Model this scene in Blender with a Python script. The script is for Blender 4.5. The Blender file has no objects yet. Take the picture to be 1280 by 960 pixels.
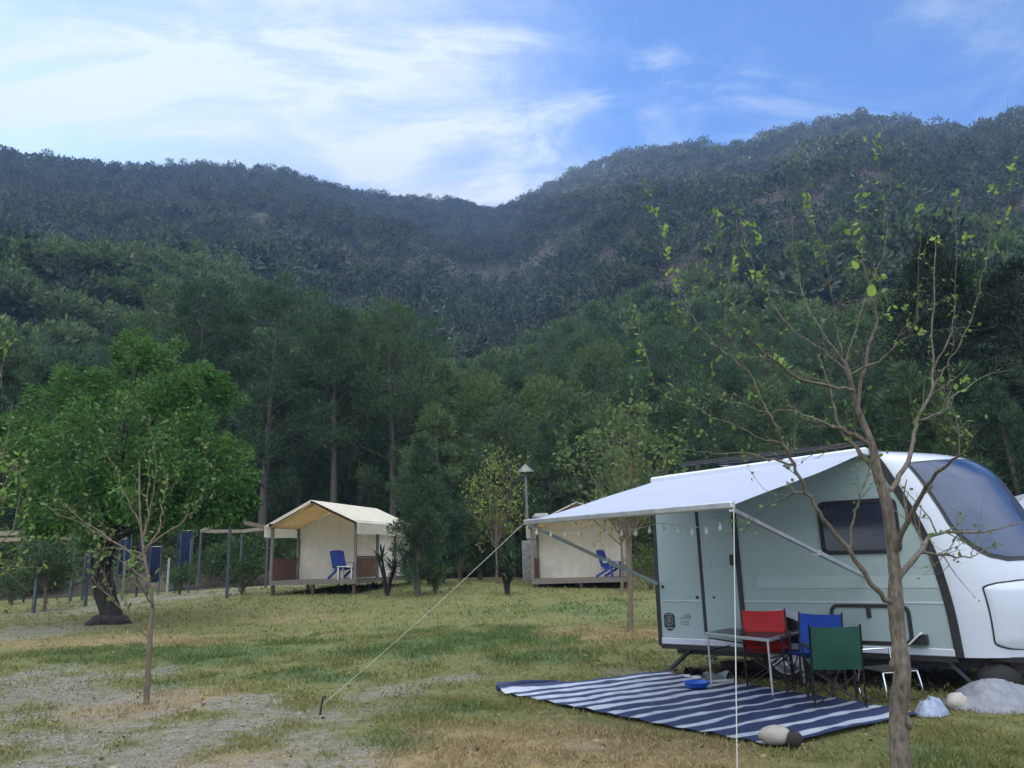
import bpy, math, random
import numpy as np
from mathutils import Vector, Matrix

# ------------------------------------------------------------------ camera, world, sun, exposure
SC = bpy.context.scene
COL = SC.collection
R = math.radians
FPX, EYE, PITCH, ROLL = 960.0, 1.5, math.atan(220 / 960), 0.03
F_ = np.array([0, math.cos(PITCH), math.sin(PITCH)])
R0 = np.array([1.0, 0, 0]); U0 = np.array([0, -math.sin(PITCH), math.cos(PITCH)])
RV = math.cos(ROLL) * R0 - math.sin(ROLL) * U0
UV = math.sin(ROLL) * R0 + math.cos(ROLL) * U0
cam_d = bpy.data.cameras.new('camera'); cam = bpy.data.objects.new('camera', cam_d); COL.objects.link(cam)
cam_d.sensor_width = 36; cam_d.lens = 36 * FPX / 1280; cam_d.clip_start = 0.05; cam_d.clip_end = 5000
cam.matrix_world = Matrix(((RV[0], UV[0], -F_[0], 0), (RV[1], UV[1], -F_[1], 0), (RV[2], UV[2], -F_[2], EYE), (0, 0, 0, 1)))
SC.camera = cam
SC.view_settings.view_transform = 'Standard'; SC.view_settings.look = 'None'
SC.view_settings.exposure = 0.95; SC.view_settings.gamma = 1; SC.view_settings.use_curve_mapping = False
SC.render.engine = 'CYCLES'
SC.cycles.use_denoising = True
SC.cycles.max_bounces = 7; SC.cycles.diffuse_bounces = 3; SC.cycles.glossy_bounces = 3
SC.cycles.transmission_bounces = 4; SC.cycles.volume_bounces = 2; SC.cycles.transparent_max_bounces = 6
SUN_EL, SUN_AZ = 23.5, -37.0          # degrees; azimuth from +Y towards +X
W = bpy.data.worlds.new('World'); SC.world = W; W.use_nodes = True
nt = W.node_tree; N = nt.nodes; L = nt.links; N.clear()
def wn(t, **k):
    n = N.new(t)
    for a, b in k.items(): setattr(n, a, b)
    return n
def wmath(op, a, b=None, clamp=False):
    n = N.new('ShaderNodeMath'); n.operation = op; n.use_clamp = clamp
    for i, v in enumerate((a, b)):
        if v is None: continue
        if isinstance(v, (int, float)): n.inputs[i].default_value = v
        else: L.new(v, n.inputs[i])
    return n.outputs[0]
out = wn('ShaderNodeOutputWorld'); bg = wn('ShaderNodeBackground'); bg.inputs[1].default_value = 0.10
sky = wn('ShaderNodeTexSky', sky_type='NISHITA', sun_disc=False)
sky.sun_elevation = R(SUN_EL); sky.sun_rotation = R(SUN_AZ); sky.air_density = 1.0; sky.dust_density = 0.3; sky.ozone_density = 3.0
tc = wn('ShaderNodeTexCoord'); sep = wn('ShaderNodeSeparateXYZ'); L.new(tc.outputs['Generated'], sep.inputs[0])
sx, sy, sz = sep.outputs
den = wmath('ADD', wmath('MAXIMUM', sz, 0.0), 0.22)
cx = wmath('DIVIDE', sx, den); cy = wmath('DIVIDE', sy, den)
cmb = wn('ShaderNodeCombineXYZ'); L.new(wmath('MULTIPLY', cx, 1.0), cmb.inputs[0]); L.new(wmath('MULTIPLY', cy, 0.75), cmb.inputs[1])
def wnoise(scale, detail, rough, off, dist=0.0):
    m = wn('ShaderNodeMapping'); m.inputs['Location'].default_value = off; L.new(cmb.outputs[0], m.inputs[0])
    m.inputs['Rotation'].default_value = (0, 0, 0.6)
    n = wn('ShaderNodeTexNoise'); n.inputs['Scale'].default_value = scale; n.inputs['Detail'].default_value = detail
    n.inputs['Roughness'].default_value = rough; n.inputs['Distortion'].default_value = dist; L.new(m.outputs[0], n.inputs['Vector'])
    return n.outputs[0]
def wramp(v, a, b, c0=0.0, c1=1.0):
    n = wn('ShaderNodeMapRange'); n.interpolation_type = 'SMOOTHSTEP'; n.inputs[1].default_value = a; n.inputs[2].default_value = b
    n.inputs[3].default_value = c0; n.inputs[4].default_value = c1; L.new(v, n.inputs[0]); return n.outputs[0]
big = wnoise(1.15, 5, 0.55, (1.3, 0.4, 0), 0.4)
fine = wnoise(4.5, 6, 0.6, (4.1, 2.2, 0), 0.8)
left = wramp(sx, 0.38, -0.55)                        # thicker veil towards the sun side
low = wramp(sz, 0.62, 0.30)
veil = wmath('ADD', wmath('MULTIPLY', left, 0.78), wmath('MULTIPLY', low, 0.24))
vd = wn('ShaderNodeVectorMath', operation='DOT_PRODUCT'); L.new(tc.outputs['Generated'], vd.inputs[0])
vd.inputs[1].default_value = (math.sin(R(-4)) * math.cos(R(24)), math.cos(R(-4)) * math.cos(R(24)), math.sin(R(24)))
ve = wn('ShaderNodeVectorMath', operation='DOT_PRODUCT'); L.new(tc.outputs['Generated'], ve.inputs[0]); ve.inputs[1].default_value = tuple((math.sin(R(SUN_AZ)) * math.cos(R(SUN_EL)), math.cos(R(SUN_AZ)) * math.cos(R(SUN_EL)), math.sin(R(SUN_EL))))
veil = wmath('ADD', veil, wramp(ve.outputs['Value'], 0.80, 0.985, 0.0, 0.55))
veil = wmath('ADD', veil, wramp(vd.outputs['Value'], 0.88, 0.99, 0.0, 0.5))   # thin cloud brightened round the low sun
body = wmath('ADD', veil, wmath('MULTIPLY', wmath('SUBTRACT', big, 0.5), 2.4))
body = wmath('ADD', body, wmath('MULTIPLY', wmath('SUBTRACT', fine, 0.5), 0.9))
cloud = wmath('MULTIPLY', wramp(body, 0.05, 0.80), 0.93)
stm = wn('ShaderNodeMapping'); L.new(cmb.outputs[0], stm.inputs[0]); stm.inputs['Rotation'].default_value = (0, 0, -0.75); stm.inputs['Scale'].default_value = (1.1, 3.6, 1); stm.inputs['Location'].default_value = (0.7, 3.3, 0)
stn = wn('ShaderNodeTexNoise'); L.new(stm.outputs[0], stn.inputs['Vector']); stn.inputs['Scale'].default_value = 1.9; stn.inputs['Detail'].default_value = 7; stn.inputs['Roughness'].default_value = 0.62; stn.inputs['Distortion'].default_value = 0.9
streak = wmath('MULTIPLY', wramp(stn.outputs[0], 0.46, 0.80), wramp(sx, 0.75, -0.35, 0.25, 1.0))
cloud = wmath('ADD', wmath('MULTIPLY', cloud, wramp(stn.outputs[0], 0.32, 0.62, 0.45, 1.0)), wmath('MULTIPLY', streak, 0.95), True)
mixs = wn('ShaderNodeMix', data_type='RGBA'); L.new(cloud, mixs.inputs[0])
tint = wn('ShaderNodeMix', data_type='RGBA', blend_type='MULTIPLY'); tint.inputs[0].default_value = 1.0
L.new(sky.outputs[0], tint.inputs[6]); tint.inputs[7].default_value = (0.42, 0.67, 0.99, 1)
L.new(tint.outputs[2], mixs.inputs[6]); mixs.inputs[7].default_value = (4.15, 4.55, 4.95, 1)
# extra sky brightness added overhead and behind the camera, out of view, as fill
sky_fill = wmath('MULTIPLY', wmath('MAXIMUM', wmath('MULTIPLY', wramp(sy, 0.30, -0.30), wramp(sz, 0.02, 0.65, 0.10, 0.85)), wramp(sz, 0.70, 0.92)), wramp(big, 0.2, 0.6, 0.55, 1.0))
mixd = wn('ShaderNodeMix', data_type='RGBA'); L.new(sky_fill, mixd.inputs[0]); L.new(mixs.outputs[2], mixd.inputs[6]); mixd.inputs[7].default_value = (18.8, 19.3, 20.0, 1)
L.new(mixd.outputs[2], bg.inputs[0]); L.new(bg.outputs[0], out.inputs[0])
sun_d = bpy.data.lights.new('sun', 'SUN'); sun = bpy.data.objects.new('sun', sun_d); COL.objects.link(sun)
sun_d.energy = 4.5; sun_d.angle = R(0.53); sun_d.color = (1.0, 0.93, 0.82)
sdir = Vector((math.sin(R(SUN_AZ)) * math.cos(R(SUN_EL)), math.cos(R(SUN_AZ)) * math.cos(R(SUN_EL)), math.sin(R(SUN_EL))))
sun.rotation_euler = sdir.to_track_quat('Z', 'Y').to_euler()

# ------------------------------------------------------------------ geometry of the view (a pixel of the photo -> a point in the place)
CAM = np.array([0, 0, EYE])
def ray(px, py): return F_ + (px - 640) / FPX * RV + (480 - py) / FPX * UV
def at(px, py, Y):
    d = ray(px, py); return Vector(CAM + d * (Y / d[1]))
def onz(px, py, z):
    d = ray(px, py); return Vector(CAM + d * ((z - EYE) / d[2]))
def sstep(x, a, b):
    t = np.clip((x - a) / (b - a), 0, 1); return t * t * (3 - 2 * t)
rng0 = np.random.default_rng(7)
_vn = rng0.random((256, 256))
def vnoise(x, y):
    x = np.asarray(x, float); y = np.asarray(y, float)
    xi = np.floor(x).astype(int); yi = np.floor(y).astype(int); fx = x - xi; fy = y - yi
    fx = fx * fx * (3 - 2 * fx); fy = fy * fy * (3 - 2 * fy)
    g = lambda a, b: _vn[a % 256, b % 256]
    return (g(xi, yi) * (1 - fx) + g(xi + 1, yi) * fx) * (1 - fy) + (g(xi, yi + 1) * (1 - fx) + g(xi + 1, yi + 1) * fx) * fy
def fbm(x, y, o=4):
    s = 0; a = 0.5; t = 0
    for i in range(o):
        s = s + a * vnoise(np.asarray(x) * 2 ** i + 13.7 * i, np.asarray(y) * 2 ** i + 5.1 * i); t += a; a *= 0.5
    return s / t
def gz(x, y):
    x = np.asarray(x, float); y = np.asarray(y, float)
    z = 0.62 * sstep(y, 17, 36) - 0.25 * sstep(-x, 8, 20) * sstep(y, 20, 30) * (1 - sstep(y, 33, 50))
    z = z - 0.20 * sstep(x, -3, 5) * sstep(y, 22, 30) * (1 - sstep(y, 36, 60))
    return z + 0.05 * (fbm(x * 0.25 + 50, y * 0.25, 2) - 0.5) * sstep(y, 11, 16)
def ground(px, py):
    p = onz(px, py, 0.0)
    for _ in range(30): p = onz(px, py, min(1.2, float(gz(p.x, p.y))))
    return p

# ------------------------------------------------------------------ mesh helpers
ROOT = {}
def prop(o, **k):
    for a, b in k.items():
        if b is not None: o[a] = b
    return o
def thing(name, label, cat, loc=(0, 0, 0), rz=0.0, group=None):
    o = bpy.data.objects.new(name, None); COL.objects.link(o); o.empty_display_size = 0.1
    o.location = loc; o.rotation_euler = (0, 0, rz)
    ROOT[o.name] = Matrix.Translation(Vector(loc)) @ Matrix.Rotation(rz, 4, 'Z')
    return prop(o, label=label, category=cat, group=group)
def tag(o, label, cat, group=None): return prop(o, label=label, category=cat, group=group)
def copy_tree(o, parent=None):
    c = o.copy(); COL.objects.link(c)
    if parent: c.parent = parent
    for ch in list(o.children): copy_tree(ch, c)
    return c
def np_mesh(name, V, Fc, mat, parent=None, smooth=False, attrs=None):
    """V (n,3), Fc (m,k) equal-sized faces"""
    V = np.asarray(V, np.float32); Fc = np.asarray(Fc, np.int32); m, k = Fc.shape
    me = bpy.data.meshes.new(name)
    me.vertices.add(len(V)); me.vertices.foreach_set('co', V.ravel())
    me.loops.add(m * k); me.loops.foreach_set('vertex_index', Fc.ravel())
    me.polygons.add(m); me.polygons.foreach_set('loop_start', np.arange(0, m * k, k, dtype=np.int32))
    try: me.polygons.foreach_set('loop_total', np.full(m, k, np.int32))
    except Exception: pass
    me.update(calc_edges=True)
    for an, av in (attrs or {}).items():
        a = me.attributes.new(an, 'FLOAT', 'POINT'); a.data.foreach_set('value', np.asarray(av, np.float32))
    if smooth: me.polygons.foreach_set('use_smooth', np.ones(m, bool))
    me.materials.append(mat)
    o = bpy.data.objects.new(name, me); COL.objects.link(o)
    if parent: o.parent = parent
    return o
class MB:
    def __init__(s): s.v = []; s.f = []; s.sm = []
    def add(s, vs, fs, sm=False):
        b = len(s.v); s.v += [Vector(v) for v in vs]; s.f += [tuple(i + b for i in f) for f in fs]; s.sm += [sm] * len(fs); return s
    def box(s, c, d, rot=None, bev=0.0):
        c = Vector(c); hx, hy, hz = d[0] / 2, d[1] / 2, d[2] / 2
        M = rot if rot is not None else Matrix.Identity(3)
        if bev <= 0 or min(d) < 2.5 * bev:
            vs = [c + M @ Vector((x * hx, y * hy, z * hz)) for z in (-1, 1) for y in (-1, 1) for x in (-1, 1)]
            return s.add(vs, [(0, 2, 3, 1), (4, 5, 7, 6), (0, 1, 5, 4), (2, 6, 7, 3), (0, 4, 6, 2), (1, 3, 7, 5)])
        vs = []
        for z in (-1, 1):
            for y in (-1, 1):
                for x in (-1, 1):
                    vs += [c + M @ Vector((x * (hx - bev), y * (hy - bev), z * hz)), c + M @ Vector((x * (hx - bev), y * hy, z * (hz - bev))), c + M @ Vector((x * hx, y * (hy - bev), z * (hz - bev)))]
        V = lambda x, y, z, k: ((z > 0) * 4 + (y > 0) * 2 + (x > 0)) * 3 + k
        fs = [(V(-1, -1, 1, 0), V(1, -1, 1, 0), V(1, 1, 1, 0), V(-1, 1, 1, 0)), (V(-1, -1, -1, 0), V(-1, 1, -1, 0), V(1, 1, -1, 0), V(1, -1, -1, 0)),
              (V(-1, -1, -1, 1), V(1, -1, -1, 1), V(1, -1, 1, 1), V(-1, -1, 1, 1)), (V(1, 1, -1, 1), V(-1, 1, -1, 1), V(-1, 1, 1, 1), V(1, 1, 1, 1)),
              (V(1, -1, -1, 2), V(1, 1, -1, 2), V(1, 1, 1, 2), V(1, -1, 1, 2)), (V(-1, 1, -1, 2), V(-1, -1, -1, 2), V(-1, -1, 1, 2), V(-1, 1, 1, 2))]
        for a in (-1, 1):
            for b in (-1, 1):
                fs += [(V(a, -1, b, 0), V(a, 1, b, 0), V(a, 1, b, 2), V(a, -1, b, 2)), (V(-1, a, b, 0), V(1, a, b, 0), V(1, a, b, 1), V(-1, a, b, 1)), (V(a, b, -1, 1), V(a, b, 1, 1), V(a, b, 1, 2), V(a, b, -1, 2))]
                for z in (-1, 1): fs.append((V(a, b, z, 0), V(a, b, z, 1), V(a, b, z, 2)))
        return s.add(vs, fs)
    def beam(s, p, q, w, h=None, up=(0, 0, 1), bev=0.0):
        p = Vector(p); q = Vector(q); h = h or w; d = q - p; ln = d.length; d.normalize()
        u = Vector(up)
        if abs(d.dot(u)) > 0.98: u = Vector((0, 1, 0))
        x = d.cross(u).normalized(); z = x.cross(d)
        return s.box((p + q) / 2, (w, ln, h), Matrix((x, d, z)).transposed(), bev)
    def tube(s, pts, rad, n=8, cap=True):
        pts = [Vector(p) for p in pts]; k = len(pts)
        if isinstance(rad, (int, float)): rad = [rad] * k
        t = (pts[1] - pts[0]).normalized(); nrm = t.orthogonal().normalized(); vs = []; fs = []
        for i in range(k):
            d = (pts[min(i + 1, k - 1)] - pts[max(i - 1, 0)])
            d = d.normalized() if d.length > 1e-9 else t
            nrm = (nrm - d * nrm.dot(d)); nrm = nrm.normalized() if nrm.length > 1e-6 else d.orthogonal().normalized()
            b = d.cross(nrm)
            for j in range(n):
                a = 2 * math.pi * j / n; vs.append(pts[i] + (nrm * math.cos(a) + b * math.sin(a)) * rad[i])
        for i in range(k - 1):
            for j in range(n): fs.append((i * n + j, i * n + (j + 1) % n, (i + 1) * n + (j + 1) % n, (i + 1) * n + j))
        s.add(vs, fs, True)
        if cap: s.add(vs[:n], [tuple(range(n))[::-1]]); s.add(vs[-n:], [tuple(range(n))])
        return s
    def lathe(s, prof, c=(0, 0, 0), n=20, axis=None):
        c = Vector(c); M = axis if axis is not None else Matrix.Identity(3); vs = []; fs = []
        for r, z in prof:
            for j in range(n):
                a = 2 * math.pi * j / n; vs.append(c + M @ Vector((r * math.cos(a), r * math.sin(a), z)))
        for i in range(len(prof) - 1):
            for j in range(n): fs.append((i * n + j, i * n + (j + 1) % n, (i + 1) * n + (j + 1) % n, (i + 1) * n + j))
        return s.add(vs, fs, True)
    def prism(s, poly, origin, ax, ay, az, t):
        """polygon (a,b) in plane ax,ay, thickness t along az"""
        o = Vector(origin); ax, ay, az = Vector(ax), Vector(ay), Vector(az); n = len(poly)
        lo = [o + ax * a + ay * b for a, b in poly]; hi = [p + az * t for p in lo]
        return s.add(lo + hi, [tuple(range(n))[::-1], tuple(range(n, 2 * n))] + [(i, (i + 1) % n, n + (i + 1) % n, n + i) for i in range(n)])
    def frame(s, outer, inner, origin, ax, ay, az, t):
        o = Vector(origin); ax, ay, az = Vector(ax), Vector(ay), Vector(az); n = len(outer)
        P = lambda q, h: [o + ax * a + ay * b + az * h for a, b in q]
        vs = P(outer, 0) + P(inner, 0) + P(outer, t) + P(inner, t); fs = []
        for i in range(n):
            j = (i + 1) % n
            fs += [(2 * n + i, 2 * n + j, 3 * n + j, 3 * n + i), (i, j, 2 * n + j, 2 * n + i), (n + j, n + i, 3 * n + i, 3 * n + j), (n + i, n + j, j, i)]
        return s.add(vs, fs)
    def grid(s, P, sm=True, closed=False):
        r = len(P); c = len(P[0]); vs = [p for row in P for p in row]
        return s.add(vs, [(i * c + j, i * c + (j + 1) % c, (i + 1) * c + (j + 1) % c, (i + 1) * c + j) for i in range(r - 1) for j in range(c if closed else c - 1)], sm)
    def build(s, name, mat, parent=None, world=False, label=None):
        me = bpy.data.meshes.new(name); vs = s.v
        if world and parent:
            r = parent
            while r.parent: r = r.parent
            Mi = ROOT[r.name].inverted(); vs = [Mi @ v for v in vs]
        me.from_pydata([tuple(v) for v in vs], [], s.f); me.polygons.foreach_set('use_smooth', s.sm); me.materials.append(mat); me.update()
        o = bpy.data.objects.new(name, me); COL.objects.link(o)
        if parent: o.parent = parent
        if label: o['label'] = label
        return o
def rrect(x0, y0, x1, y1, r, n=5):
    pts = []
    for cx_, cy_, a0 in ((x1 - r, y0 + r, -90), (x1 - r, y1 - r, 0), (x0 + r, y1 - r, 90), (x0 + r, y0 + r, 180)):
        for i in range(n + 1):
            a = R(a0 + 90 * i / n); pts.append((cx_ + r * math.cos(a), cy_ + r * math.sin(a)))
    return pts
def crom(pts, k=4):
    pts = [Vector(p) for p in pts]; o = []
    for i in range(len(pts) - 1):
        p0 = pts[max(i - 1, 0)]; p1 = pts[i]; p2 = pts[i + 1]; p3 = pts[min(i + 2, len(pts) - 1)]
        for j in range(k):
            t = j / k; o.append(0.5 * ((2 * p1) + (p2 - p0) * t + (2 * p0 - 5 * p1 + 4 * p2 - p3) * t * t + (3 * p1 - p0 - 3 * p2 + p3) * t ** 3))
    o.append(pts[-1]); return o

# ------------------------------------------------------------------ materials
class Mat:
    def __init__(s, name):
        s.m = bpy.data.materials.new(name); s.m.use_nodes = True; s.t = s.m.node_tree; s.b = s.t.nodes['Principled BSDF']; s.o = s.t.nodes['Material Output']
    def n(s, t, ins=None, **k):
        n = s.t.nodes.new(t)
        for a, b in k.items(): setattr(n, a, b)
        for a, b in (ins or {}).items():
            if hasattr(b, 'is_output') or isinstance(b, bpy.types.NodeSocket): s.t.links.new(b, n.inputs[a])
            else: n.inputs[a].default_value = b
        return n
    def l(s, a, b): s.t.links.new(a, b)
    def noise(s, scale, detail=4, rough=0.55, coord='Object', stretch=None, dist=0):
        c = s.n('ShaderNodeTexCoord').outputs[coord] if coord != 'Position' else s.n('ShaderNodeNewGeometry').outputs['Position']
        if stretch: c = s.n('ShaderNodeMapping', {0: c, 'Scale': stretch}).outputs[0]
        return s.n('ShaderNodeTexNoise', {'Vector': c, 'Scale': scale, 'Detail': detail, 'Roughness': rough, 'Distortion': dist}).outputs[0]
    def ramp(s, v, stops):
        r = s.n('ShaderNodeValToRGB', {0: v}); e = r.color_ramp.elements
        while len(e) < len(stops): e.new(0.5)
        for x, (p, c) in zip(e, stops): x.position = p; x.color = (*c, 1)
        return r.outputs[0]
    def mix(s, f, a, b, mode='MIX'):
        n = s.n('ShaderNodeMix', data_type='RGBA', blend_type=mode)
        for i, v in ((0, f), (6, a), (7, b)):
            if isinstance(v, (int, float)): n.inputs[i].default_value = v
            elif isinstance(v, tuple): n.inputs[i].default_value = (*v, 1)
            else: s.l(v, n.inputs[i])
        return n.outputs[2]
    def rng(s, v, a, b, c=0.0, d=1.0):
        return s.n('ShaderNodeMapRange', {0: v, 1: a, 2: b, 3: c, 4: d}, interpolation_type='SMOOTHSTEP').outputs[0]
    def math(s, op, a, b=0.0):
        n = s.n('ShaderNodeMath', operation=op)
        for i, v in ((0, a), (1, b)):
            if isinstance(v, (int, float)): n.inputs[i].default_value = v
            else: s.l(v, n.inputs[i])
        return n.outputs[0]
    def bump(s, h, st, d=0.02):
        n = s.n('ShaderNodeBump', {'Height': h, 'Strength': st, 'Distance': d}); s.l(n.outputs[0], s.b.inputs['Normal'])
def simple(name, col, rough=0.6, var=0.18, scale=6.0, metal=0.0, spec=None, coat=0.0, bump=0.0):
    m = Mat(name); n = m.noise(scale, 5, 0.6)
    lo = tuple(c * (1 - var) for c in col); hi = tuple(min(1, c * (1 + var)) for c in col)
    m.l(m.ramp(n, [(0.3, lo), (0.7, hi)]), m.b.inputs['Base Color']); m.b.inputs['Roughness'].default_value = rough
    m.l(m.rng(n, 0.2, 0.8, max(0.02, rough - 0.08), min(1, rough + 0.08)), m.b.inputs['Roughness'])
    m.b.inputs['Metallic'].default_value = metal
    if spec is not None: m.b.inputs['Specular IOR Level'].default_value = spec
    if coat: m.b.inputs['Coat Weight'].default_value = coat; m.b.inputs['Coat Roughness'].default_value = 0.08
    if bump: m.bump(m.noise(scale * 8, 3), bump, 0.01)
    return m.m
def leafmat(name, c0, c1, c2, transl=0.35, tree_scale=0.0):
    """three tones per leaf, a slower drift between crowns"""
    m = Mat(name); g = m.n('ShaderNodeNewGeometry'); oi = m.n('ShaderNodeObjectInfo')
    c = m.ramp(g.outputs['Random Per Island'], [(0.0, c0), (0.5, c1), (1.0, c2)])
    f = oi.outputs['Random']
    if tree_scale: f = m.rng(m.noise(tree_scale, 3, 0.6, 'Position'), 0.3, 0.7)
    stops = [(0.0, (0.50, 0.58, 0.66)), (0.5, (0.95, 0.95, 0.95)), (1.0, (1.75, 1.55, 1.25))] if tree_scale else [(0.0, (0.60, 0.70, 0.78)), (0.55, (1, 1, 1)), (1.0, (1.45, 1.28, 0.95))]
    c = m.mix(1.0, c, m.ramp(f, stops), 'MULTIPLY')
    m.l(c, m.b.inputs['Base Color']); m.b.inputs['Roughness'].default_value = 0.6; m.b.inputs['Specular IOR Level'].default_value = 0.25
    tr = m.n('ShaderNodeBsdfTranslucent'); m.l(c, tr.inputs[0])
    mx = m.n('ShaderNodeMixShader', {0: transl}); m.l(m.b.outputs[0], mx.inputs[1]); m.l(tr.outputs[0], mx.inputs[2]); m.l(mx.outputs[0], m.o.inputs[0])
    return m.m
def barkmat(name, c0, c1, scale=9):
    m = Mat(name); n = m.noise(scale, 6, 0.65, 'Object', (1, 1, 0.35)); m.l(m.ramp(n, [(0.3, c0), (0.7, c1)]), m.b.inputs['Base Color'])
    m.b.inputs['Roughness'].default_value = 0.9; m.bump(n, 0.6, 0.03); return m.m
def woodmat(name, c0, c1, axis=(1, 1, 12), scale=3):
    m = Mat(name); n = m.noise(scale, 5, 0.6, 'Object', axis); m.l(m.ramp(n, [(0.3, c0), (0.7, c1)]), m.b.inputs['Base Color'])
    m.b.inputs['Roughness'].default_value = 0.75; m.bump(n, 0.25, 0.01); return m.m
def cloth(name, col, transl=0.0, rough=0.85, var=0.08, scale=3, bump=0.15):
    m = Mat(name); n = m.noise(scale, 4); c = m.ramp(n, [(0.3, tuple(x * (1 - var) for x in col)), (0.7, tuple(min(1, x * (1 + var)) for x in col))])
    m.l(c, m.b.inputs['Base Color']); m.b.inputs['Roughness'].default_value = rough; m.bump(m.noise(14, 3), bump, 0.01)
    if transl:
        tr = m.n('ShaderNodeBsdfTranslucent'); m.l(c, tr.inputs[0]); mx = m.n('ShaderNodeMixShader', {0: transl})
        m.l(m.b.outputs[0], mx.inputs[1]); m.l(tr.outputs[0], mx.inputs[2]); m.l(mx.outputs[0], m.o.inputs[0])
    return m.m
M = {}
M['pine_leaf'] = leafmat('pine_needles', (0.028, 0.058, 0.030), (0.056, 0.100, 0.048), (0.110, 0.165, 0.072), 0.38)
M['hill_leaf'] = leafmat('hill_foliage', (0.018, 0.032, 0.020), (0.034, 0.054, 0.028), (0.066, 0.088, 0.042), 0.25, 0.11)
M['scrub_leaf'] = leafmat('scrub_leaf', (0.055, 0.058, 0.042), (0.095, 0.090, 0.066), (0.15, 0.135, 0.105), 0.2, 0.05)
M['blue_leaf'] = leafmat('conifer_leaf', (0.022, 0.050, 0.030), (0.040, 0.078, 0.046), (0.068, 0.112, 0.062), 0.3)
M['dark_leaf'] = leafmat('dark_needles', (0.010, 0.020, 0.010), (0.016, 0.032, 0.014), (0.028, 0.046, 0.018), 0.2)
M['mulberry'] = leafmat('mulberry_leaf', (0.030, 0.084, 0.020), (0.060, 0.142, 0.030), (0.108, 0.205, 0.046), 0.4)
M['fresh'] = leafmat('fresh_leaf', (0.13, 0.22, 0.045), (0.19, 0.30, 0.06), (0.26, 0.37, 0.10), 0.5)
M['sap_leaf'] = leafmat('sapling_leaf', (0.085, 0.135, 0.045), (0.13, 0.19, 0.06), (0.20, 0.27, 0.09), 0.45)
M['bush_leaf'] = leafmat('bush_leaf', (0.030, 0.060, 0.022), (0.050, 0.095, 0.030), (0.080, 0.130, 0.040), 0.3)
M['yucca'] = leafmat('yucca_leaf', (0.020, 0.038, 0.022), (0.034, 0.058, 0.032), (0.055, 0.080, 0.045), 0.15)
M['bark'] = barkmat('pine_bark', (0.035, 0.031, 0.029), (0.095, 0.082, 0.072))
M['darkbark'] = barkmat('dark_bark', (0.008, 0.007, 0.006), (0.030, 0.026, 0.022))
M['fgbark'] = barkmat('young_bark', (0.040, 0.032, 0.025), (0.19, 0.155, 0.12), 38)
M['sapbark'] = barkmat('sapling_bark', (0.075, 0.055, 0.038), (0.19, 0.145, 0.10), 22)
M['rock'] = simple('rock', (0.30, 0.28, 0.25), 0.9, 0.35, 5, bump=0.5)
M['darkrock'] = simple('dark_rock', (0.020, 0.018, 0.017), 0.95, 0.4, 5, bump=0.5)
M['canvas'] = cloth('tent_canvas', (0.82, 0.77, 0.67), 0.25)
M['lining'] = cloth('amber_lining', (0.72, 0.52, 0.26), 0.55)
M['canvas_roof'] = cloth('roof_canvas', (0.72, 0.68, 0.56), 0.35)
M['canvas_white'] = cloth('white_canvas', (0.72, 0.72, 0.70), 0.1)
M['wood_dark'] = woodmat('dark_wood', (0.045, 0.026, 0.018), (0.11, 0.062, 0.042), (6, 6, 1))
M['wood_grey'] = woodmat('grey_wood', (0.10, 0.085, 0.072), (0.21, 0.18, 0.15), (8, 8, 1))
M['wood_red'] = woodmat('red_wood', (0.075, 0.036, 0.026), (0.16, 0.080, 0.055), (6, 6, 1))
M['wood_pale'] = woodmat('pale_wood', (0.17, 0.145, 0.10), (0.29, 0.25, 0.18), (1, 8, 8))
M['blue_paint'] = simple('blue_paint', (0.016, 0.05, 0.27), 0.5, 0.15)
M['blue_tarp'] = cloth('blue_tarp', (0.010, 0.020, 0.070), 0.1)
M['navy'] = cloth('navy_weave', (0.014, 0.022, 0.07))
M['steel_blue'] = simple('blue_grey_steel', (0.055, 0.07, 0.085), 0.5, 0.25, metal=0.2)
M['white_paint'] = simple('white_paint', (0.60, 0.60, 0.60), 0.5, 0.06)
M['sage'] = simple('sage_panel', (0.285, 0.365, 0.365), 0.32, 0.02, 1.2, coat=0.4)
M['sage_light'] = simple('sage_band', (0.335, 0.415, 0.42), 0.34, 0.02, 1.2, coat=0.4)
M['gelcoat'] = simple('white_gelcoat', (0.47, 0.50, 0.575), 0.28, 0.02, 1.5, coat=0.5)
M['black_trim'] = simple('black_trim', (0.012, 0.012, 0.014), 0.45, 0.3, 8)
M['glass'] = simple('dark_glass', (0.012, 0.018, 0.035), 0.05, 0.1, 2, spec=0.8)
M['wind_glass'] = simple('windscreen_glass', (0.012, 0.034, 0.095), 0.06, 0.1, 2, spec=0.8)
M['alu'] = simple('aluminium', (0.55, 0.56, 0.58), 0.35, 0.1, 10, metal=0.8)
M['chrome'] = simple('chrome', (0.75, 0.76, 0.78), 0.15, 0.05, 10, metal=1.0)
M['tyre'] = simple('tyre_rubber', (0.015, 0.015, 0.016), 0.9, 0.3, 20)
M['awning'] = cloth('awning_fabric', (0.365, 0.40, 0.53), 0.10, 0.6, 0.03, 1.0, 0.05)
M['red_cloth'] = cloth('red_cloth', (0.42, 0.022, 0.025), 0.08)
M['blue_cloth'] = cloth('blue_cloth', (0.016, 0.062, 0.36), 0.08)
M['green_cloth'] = cloth('green_cloth', (0.014, 0.072, 0.048), 0.08)
M['black_tube'] = simple('black_tube', (0.012, 0.012, 0.014), 0.4, 0.2, 20, metal=0.3)
M['table_top'] = simple('table_top', (0.032, 0.034, 0.038), 0.35, 0.15, 10)
M['rope'] = simple('rope', (0.42, 0.42, 0.38), 0.9, 0.1, 40)
M['bulb'] = simple('bulb_glass', (0.55, 0.56, 0.52), 0.2, 0.05, 10)
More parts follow.
